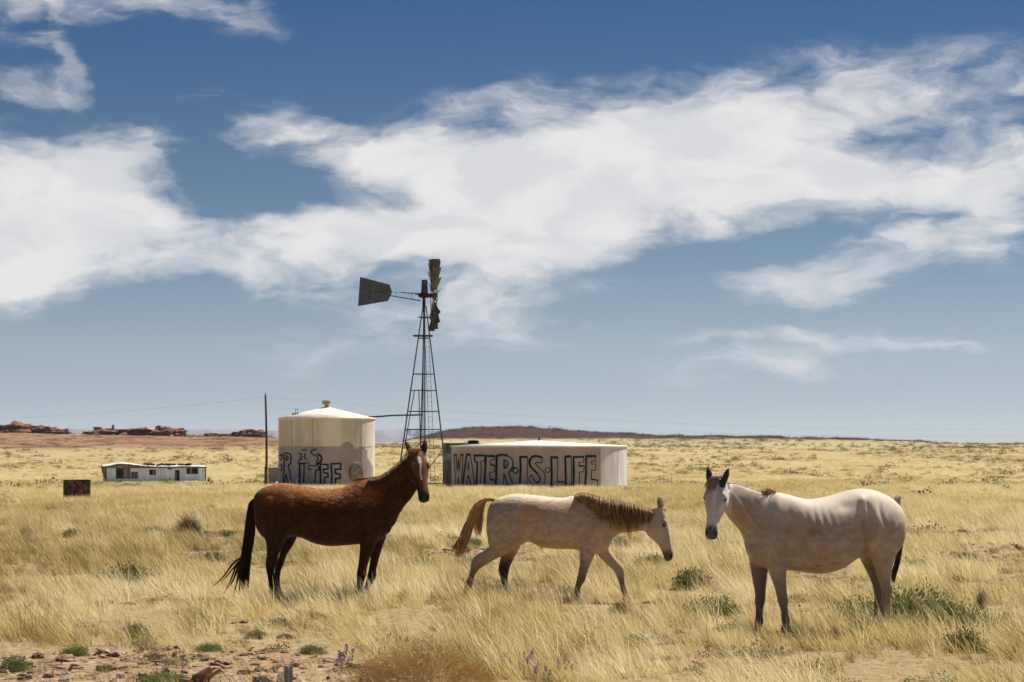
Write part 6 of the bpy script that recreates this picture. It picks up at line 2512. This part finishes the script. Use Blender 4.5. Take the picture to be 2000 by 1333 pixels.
# ------------------------------------------------------------------ stones
STN = [rock_mesh('stone', 100 + i, .5, .42, .34, ROCKP, 3, .45) for i in range(4)] + [rock_mesh('stone', 120 + i, .5, .42, .30, ROCKD, 3, .45) for i in range(2)]
stones = [
    (512, 1338, 46, 24, 0, 'pinkish white angular rock cut by the bottom edge left of the grey post', 'foreground stones'),
    (505, 1312, 18, 12, 4, 'small dark rock above the pinkish rock at the bottom edge', 'foreground stones'),
    (545, 1226, 50, 22, 4, 'dark burnt clump of rock below the chestnut horse belly', 'foreground stones'),
    (580, 1232, 38, 18, 5, 'second dark rock right beside the burnt clump below the chestnut horse', 'foreground stones'),
    (250, 1236, 30, 14, 1, 'flat pinkish stone in the tall grass at lower left', 'foreground stones'),
    (560, 1248, 44, 12, 2, 'pale flat stone slab below the dark rocks', 'foreground stones'),
    (225, 1276, 62, 9, 3, 'long pale stone slab lying on the bare soil at left', 'foreground stones'),
    (130, 1330, 44, 12, 1, 'reddish flat stone at the bottom left on the bare soil', 'foreground stones'),
    (440, 1296, 60, 9, 2, 'long tan stone slab on the bare soil left of the grey post', 'foreground stones'),
    (75, 1286, 34, 12, 4, 'dark stone beside the dark green corner shrub', 'foreground stones'),
    (235, 1325, 26, 12, 0, 'tan stone in front of the low green clump on the bare soil', 'foreground stones'),
    (845, 1232, 18, 10, 0, 'small pale stone in the grass above the rusty bush', 'foreground stones'),
    (217, 1181, 14, 10, 5, 'small dark stone in the grass at lower left', 'foreground stones'),
    (1556, 968, 10, 7, 0, 'pale round stone behind the white horse withers', 'distant stones'),
    (1758, 961, 14, 7, 1, 'left stone of the low heap behind the white horse croup', 'distant stones'),
    (1770, 960, 16, 9, 2, 'biggest stone of the low heap behind the white horse croup', 'distant stones'),
    (1784, 963, 14, 6, 3, 'right stone of the low heap behind the white horse croup', 'distant stones'),
    (6, 973, 16, 9, 4, 'dark top stone of the rock heap at the left edge', 'rock heap at the left edge'),
    (2, 981, 18, 10, 0, 'pale stone at the left of the rock heap at the left edge', 'rock heap at the left edge'),
    (16, 977, 14, 9, 1, 'middle stone of the rock heap at the left edge', 'rock heap at the left edge'),
    (12, 985, 16, 8, 2, 'front stone of the rock heap at the left edge', 'rock heap at the left edge'),
    (26, 984, 14, 8, 3, 'right stone of the rock heap at the left edge', 'rock heap at the left edge'),
    (71, 950, 20, 6, 5, 'dark low stone left of the block enclosure', 'distant stones'),
    (163, 978, 12, 5, 3, 'pale stone at the foot of the brown block enclosure', 'distant stones'),
    (195, 979, 8, 6, 1, 'reddish stone right of the brown block enclosure', 'distant stones'),
]
for (px, py, w, hh, kk, lab, grp) in stones:
    p = on_ground(px, py)
    k = p.y / FPX
    o = data_obj('stone', STN[kk % len(STN)], None, (p.x, p.y, p.z + hh * k * .30), (random.uniform(-.15, .15), random.uniform(-.15, .15), random.uniform(0, 6)), (w * k, w * k * .8, hh * k / .62))
    prop(o, lab, 'stone', grp)

# ------------------------------------------------------------------ grass, gravel and far scrub: scattered stuff
PROTO = {}


def blade_tuft(name, seed, n, spread, h0, h1, w, lean, m, seg=3, seedhead=.0):
    rs = random.Random(seed)
    v, f, sh = [], [], []
    for i in range(n):
        a = rs.uniform(0, 6.283)
        rr = spread * math.sqrt(rs.random())
        p = Vector((rr * math.cos(a), rr * math.sin(a), -.01))
        H = rs.uniform(h0, h1)
        ld = lean * rs.uniform(.45, 1.5)
        dirv = Vector((-ld + rs.gauss(0, .20) + .35 * math.cos(a) * rr / spread, rs.gauss(0, .22) + .3 * math.sin(a) * rr / spread, 1)).normalized()
        bend = Vector((-lean * rs.uniform(.3, 1.2), rs.gauss(0, .15), -.12 * rs.random()))
        ang = rs.uniform(-1.0, 1.0)
        side = Vector((math.cos(ang), math.sin(ang), 0))
        b = len(v)
        s0 = rs.random()
        for j in range(seg + 1):
            t = j / seg
            c = p + dirv * H * t + bend * H * t * t * .55
            ww = w * (1 - .8 * t) * .5
            if seedhead and t > .6:
                ww = w * .55 * seedhead
            if j < seg:
                v += [c - side * ww, c + side * ww]
                sh += [s0, s0]
            else:
                v.append(c)
                sh.append(s0)
        for j in range(seg - 1):
            k = b + j * 2
            f.append((k, k + 1, k + 3, k + 2))
        k = b + (seg - 1) * 2
        f.append((k, k + 1, k + 2))
    me = bpy.data.meshes.new(name)
    me.from_pydata([tuple(q) for q in v], [], f)
    a = me.attributes.new('shade', 'FLOAT', 'POINT')
    a.data.foreach_set('value', np.array(sh, np.float32))
    me.materials.append(m)
    return bpy.data.objects.new(name, me)


def scatter(name, pts, rot, scl, vid, tint, protos, label, mats=None):
    n = len(pts)
    me = bpy.data.meshes.new(name)
    me.vertices.add(n)
    me.vertices.foreach_set('co', np.asarray(pts, np.float32).ravel())
    for nm, ty, dat, key in (('rot', 'FLOAT_VECTOR', rot, 'vector'), ('scl', 'FLOAT_VECTOR', scl, 'vector'), ('vid', 'INT', vid, 'value'), ('tint', 'FLOAT', tint, 'value')):
        a = me.attributes.new(nm, ty, 'POINT')
        a.data.foreach_set(key, np.asarray(dat, np.int32 if ty == 'INT' else np.float32).ravel())
    me.update()
    o = bpy.data.objects.new(name, me)
    COL.objects.link(o)
    pc = bpy.data.collections.new(name + '_source')
    for i, p in enumerate(protos):
        p.name = '%s_source_%02d' % (name, i)
        pc.objects.link(p)
    ng = bpy.data.node_groups.new(name, 'GeometryNodeTree')
    ng.interface.new_socket('Geometry', in_out='INPUT', socket_type='NodeSocketGeometry')
    ng.interface.new_socket('Geometry', in_out='OUTPUT', socket_type='NodeSocketGeometry')
    gi, go = ng.nodes.new('NodeGroupInput'), ng.nodes.new('NodeGroupOutput')
    ci = ng.nodes.new('GeometryNodeCollectionInfo')
    ci.inputs['Collection'].default_value = pc
    ci.inputs['Separate Children'].default_value = True
    ci.inputs['Reset Children'].default_value = True
    ip = ng.nodes.new('GeometryNodeInstanceOnPoints')
    ip.inputs['Pick Instance'].default_value = True

    def na(nm, ty):
        q = ng.nodes.new('GeometryNodeInputNamedAttribute')
        q.data_type = ty
        q.inputs['Name'].default_value = nm
        return next(s for s in q.outputs if s.enabled and s.name == 'Attribute')
    L = ng.links
    L.new(gi.outputs[0], ip.inputs['Points'])
    L.new(ci.outputs[0], ip.inputs['Instance'])
    L.new(na('vid', 'INT'), ip.inputs['Instance Index'])
    L.new(na('rot', 'FLOAT_VECTOR'), ip.inputs['Rotation'])
    L.new(na('scl', 'FLOAT_VECTOR'), ip.inputs['Scale'])
    L.new(ip.outputs[0], go.inputs[0])
    md = o.modifiers.new('scatter', 'NODES')
    md.node_group = ng
    prop(o, label, kind='stuff')
    return o


STRAW = leaf_mat('straw', [(0, (.10, .11, .040)), (.16, (.20, .175, .075)), (.34, (.38, .285, .12)), (.55, (.60, .47, .215)), (.78, (.75, .615, .33)), (1, (.84, .75, .51))], .5)
SCRUBM = leaf_mat('far_scrub', [(0, (.085, .085, .035)), (.5, (.17, .155, .070)), (1, (.30, .25, .12))], .25)
GRAVELM = mat('gravel', (.40, .285, .18), .95, .35, 6, col2=(.14, .085, .055))


def cone_points(d0, d1, dens, margin=1.18, extra=1.5):
    """random points over the strip of plain the camera looks at, a little wider than the frame"""
    out = []
    nst = max(1, int(math.log(d1 / d0) / .08))
    ed = np.exp(np.linspace(math.log(d0), math.log(d1), nst + 1))
    for a, b in zip(ed[:-1], ed[1:]):
        m = (a + b) / 2
        hw = .2 * m * margin + extra
        n = int((b - a) * 2 * hw * (dens(m) if callable(dens) else dens))
        out.append(np.stack([rng.uniform(-hw, hw, n), rng.uniform(a, b, n)], 1))
    return np.concatenate(out)


def keep_clear(p):
    """drop points that fall inside the tanks, the buildings and under the pads"""
    ok = np.ones(len(p), bool)
    for cx, cy, r in (((638 - CX) / FPX * DT, DT, 2.9), ((1053 - CX) / FPX * DT, DT, 5.2), (WM.x, WM.y, 1.9), ((900 - CX) / FPX * 147, 148.2, 1.7)):
        ok &= np.hypot(p[:, 0] - cx, p[:, 1] - cy) > r
    mh = at(180 + 265 / 8 - 6, 945, 300)
    c, s = math.cos(R(14)), math.sin(R(14))
    lx = (p[:, 0] - mh.x) * c + (p[:, 1] - mh.y) * s
    ly = -(p[:, 0] - mh.x) * s + (p[:, 1] - mh.y) * c
    ok &= ~((lx > -.8) & (lx < 12.6) & (ly > -.3) & (ly < 3.4))
    bb = on_ground(150, 975)
    ok &= np.hypot(p[:, 0] - bb.x, p[:, 1] - bb.y) > .75
    return p[ok]


def grass():
    # near field: single tufts
    pr = [blade_tuft('tuft', 200 + i, 27, .12, .18, .54, .0084, .42, STRAW) for i in range(4)]
    pr += [blade_tuft('tuft', 210 + i, 30, .10, .10, .26, .0060, .30, STRAW) for i in range(2)]
    pr += [blade_tuft('tuft', 220 + i, 16, .10, .34, .62, .0050, .55, STRAW, 4, 1.0) for i in range(2)]
    p = cone_points(18.5, 66, lambda d: np.interp(d, [16, 30, 66], [46, 40, 24]))
    x, y = p.T
    b = bare(x, y)
    clump = fbm(x / 1.1, y / 1.9, 61, 4)
    broad = fbm(x / 6., y / 11., 62, 3)
    keep = rng.random(len(p)) < np.clip((1 - b) ** 1.5 * (.14 + 1.25 * sstep(.40, .62, clump)), .03, 1)
    for sx_, sy_, sr_ in SHRUBPOS:
        if sy_ < 66:
            keep &= (np.hypot(x - sx_, (y - sy_) * .8 + sr_ * .2) > sr_ * .95) | (rng.random(len(p)) < .14)
    p, b, clump, broad = p[keep], b[keep], clump[keep], broad[keep]
    # thicker grass round the hooves
    ex = []
    for (px_, py_) in ((536, 1180), (548, 1180), (706, 1180), (720, 1180), (912, 1170), (990, 1176), (1125, 1176), (1225, 1174), (1480, 1242), (1538, 1236), (1440, 1256), (1462, 1258), (1420, 1254), (1400, 1256), (1716, 1238), (1705, 1238)):
        q = on_ground(px_, py_)
        nq = 30 if py_ > 1230 and px_ < 1600 else 16
        ex.append(np.stack([q.x + rng.normal(0, .22, nq), q.y - .05 - np.abs(rng.normal(0, .40, nq))], 1))
    ex = np.concatenate(ex)
    # a thin cover of short tufts everywhere
    sm = cone_points(18.5, 66, 17.0)
    sm = sm[rng.random(len(sm)) < 1.0 - .35 * bare(sm[:, 0], sm[:, 1])]
    n0, n1_ = len(p), len(p) + len(ex)
    p = np.concatenate([p, ex, sm])
    x, y = p.T
    b, clump, broad = bare(x, y), fbm(x / 1.1, y / 1.9, 61, 4), fbm(x / 6., y / 11., 62, 3)
    clump[n0:n1_] = np.maximum(clump[n0:n1_], .56)
    n = len(p)
    z = gz(x, y)
    vid = rng.choice(8, n, p=[.16, .16, .16, .16, .10, .10, .08, .08])
    short = (np.arange(n) >= n1_) | (rng.random(n) < np.clip(b * 1.6 + .10 * (clump < .42), 0, .95))
    vid = np.where(short, rng.integers(4, 6, n), vid)
    s = rng.uniform(.5, 1.25, n) * (.42 + .62 * sstep(.38, .64, clump)) * np.where(short, .85, 1)
    s *= np.interp(y, [16, 22, 30, 45, 60], [.5, .75, .82, .85, .85])
    s[n0:n1_] *= .8
    rot = np.stack([rng.normal(0, .10, n), rng.normal(-.08, .12, n), rng.normal(0, .55, n)], 1)
    mott = fbm(x / 1.7, y / 2.6, 63, 3)
    tint = np.clip(.64 + (broad - .5) * .9 + (mott - .5) * .8 + rng.normal(0, .16, n) + (clump - .5) * .4 - .46 * (rng.random(n) < .15) - .06 * (np.arange(n) >= n1_), 0.02, 1)
    scatter('grass', np.stack([x, y, z], 1), rot, np.stack([s, s, s * rng.uniform(.85, 1.15, n)], 1), vid, tint, pr, 'pale dry bunch grass bent by the wind all over the near ground')
    # middle distance: wider clumps
    pr = [blade_tuft('clump', 240 + i, 46, .34, .16, .42, .016, .40, STRAW, 2) for i in range(4)]
    p = cone_points(64, 1000, lambda d: float(np.interp(d, [64, 100, 160, 260, 420, 700, 1000], [7.0, 4.4, 2.2, .9, .35, .10, .03])))
    p = keep_clear(p)
    p = p[~((p[:, 1] > 560) & (px_of(p[:, 0], p[:, 1]) < 700)) | (rng.random(len(p)) < .12)]
    x, y = p.T
    b = np.where(y < 140, bare(x, y), 0)
    clump = fbm(x / 2.5, y / 6., 71, 4)
    keep = rng.random(len(p)) < (1 - b) * (.35 + 1.3 * sstep(.35, .6, clump))
    p, clump = p[keep], clump[keep]
    x, y = p.T
    n = len(p)
    broad = fbm(x / 14., y / 40., 72, 3)
    s = rng.uniform(.7, 1.25, n) * np.interp(y, [64, 150, 420, 1000], [.7, .78, 1.3, 2.6])
    rot = np.stack([rng.normal(0, .08, n), rng.normal(-.05, .1, n), rng.normal(0, .6, n)], 1)
    tint = np.clip(.72 + (broad - .5) * .9 + rng.normal(0, .14, n), 0.02, 1)
    scatter('far_grass', np.stack([x, y, gz(x, y)], 1), rot, np.stack([s, s, s * np.interp(y, [64, 200, 420, 1000], [1, .8, .5, .35])], 1), rng.integers(0, 4, n), tint, pr, 'pale dry grass of the plain around the tanks and beyond')


grass()


def far_scrub():
    pr = []
    for i in range(3):
        me = leaf_cloud('scrub', 300 + i, 90, .5, .5, .42, .16, SCRUBM)
        pr.append(bpy.data.objects.new('scrub', me))
    p = cone_points(75, 1480, lambda d: float(np.interp(d, [75, 150, 300, 600, 1000, 1480], [.10, .10, .075, .05, .032, .022])), 1.25, 4)
    p = keep_clear(p)
    x, y = p.T
    px = px_of(x, y)
    cl = fbm(x / 30., y / 90., 81, 4)
    cl2 = fbm(x / 7., y / 18., 83, 3)
    keep = rng.random(len(p)) < (.10 + 1.2 * sstep(.42, .64, cl)) * (.25 + 1.5 * sstep(.42, .62, cl2))
    p = p[keep]
    x, y = p.T
    n = len(p)
    s = np.clip(np.exp(rng.normal(-.55, .5, n)), .2, 1.9) * np.interp(y, [75, 200, 600, 1480], [.5, .8, 1.15, 1.9])
    sc = np.stack([s * rng.uniform(.8, 1.6, n), s, s * rng.uniform(.5, .85, n)], 1)
    rot = np.stack([np.zeros(n), np.zeros(n), rng.uniform(0, 6.28, n)], 1)
    tint = np.clip(rng.normal(.45, .25, n), 0, 1)
    scatter('scrub', np.stack([x, y, gz(x, y) - .02], 1), rot, sc, rng.integers(0, 3, n), tint, pr, 'low grey green scrub dotting the far plain')
    # brush along the crest of the dark ridge
    px = rng.uniform(790, 1830, 900)
    d = 1500 + rng.normal(0, 25, 900)
    x = (px - CX) / FPX * d
    s = rng.uniform(1.0, 2.6, 900)
    scatter('ridge_brush', np.stack([x, d, gz(x, d) - .1], 1), np.stack([x * 0, x * 0, rng.uniform(0, 6, 900)], 1), np.stack([s * 1.3, s, s * .75], 1), rng.integers(0, 2, 900), np.clip(rng.normal(.15, .12, 900), 0, 1),
            [bpy.data.objects.new('scrub', leaf_cloud('scrub', 320 + i, 60, .5, .5, .42, .2, leaf_mat('ridge_leaf%d' % i, [(0, (.040, .026, .020)), (1, (.085, .055, .036))], .1))) for i in range(2)], 'dark brush along the crest of the far ridge')


far_scrub()


def gravel():
    pr = [bpy.data.objects.new('pebble', rock_mesh('pebble', 400 + i, .5, .4, .26, GRAVELM, 1, .4)) for i in range(4)]
    p = cone_points(18, 62, lambda d: np.interp(d, [18, 62], [46, 20]))
    x, y = p.T
    b = bare(x, y)
    keep = rng.random(len(p)) < b ** 1.2
    x, y = p[keep].T
    n = len(x)
    s = np.exp(rng.normal(-3.0, .62, n))
    rot = np.stack([rng.normal(0, .3, n), rng.normal(0, .3, n), rng.uniform(0, 6.28, n)], 1)
    sc = np.stack([s * rng.uniform(.8, 2.2, n), s, s * rng.uniform(.4, .9, n)], 1)
    scatter('gravel', np.stack([x, y, gz(x, y) + .004], 1), rot, sc, rng.integers(0, 4, n), rng.random(n), pr, 'loose reddish stones and clods on the bare soil')


gravel()


def weeds():
    wm = leaf_mat('weed_leaf', [(0, (.13, .095, .06)), (.35, (.22, .165, .10)), (.6, (.17, .185, .08)), (1, (.28, .28, .13))], .35)
    pr = [bpy.data.objects.new('weed', leaf_cloud('weed', 500 + i, 320, .5, .5, .34, .065, wm, lean=.3)) for i in range(4)]
    p = cone_points(19, 64, lambda d: np.interp(d, [19, 40, 64], [4.2, 3.2, 2.0]))
    x, y = p.T
    cl = fbm(x / 2.2, y / 3.6, 91, 4)
    keep = rng.random(len(p)) < sstep(.46, .64, cl) + .06
    x, y = p[keep].T
    n = len(x)
    s = np.exp(rng.normal(-1.75, .42, n))
    sc = np.stack([s * rng.uniform(.9, 1.6, n), s, s * rng.uniform(.6, 1.1, n)], 1)
    rot = np.stack([np.zeros(n), np.zeros(n), rng.uniform(0, 6.28, n)], 1)
    scatter('weeds', np.stack([x, y, gz(x, y)], 1), rot, sc, rng.integers(0, 4, n), np.clip(rng.normal(.5, .28, n), 0, 1), pr, 'low brown and green weeds scattered through the dry grass')


weeds()
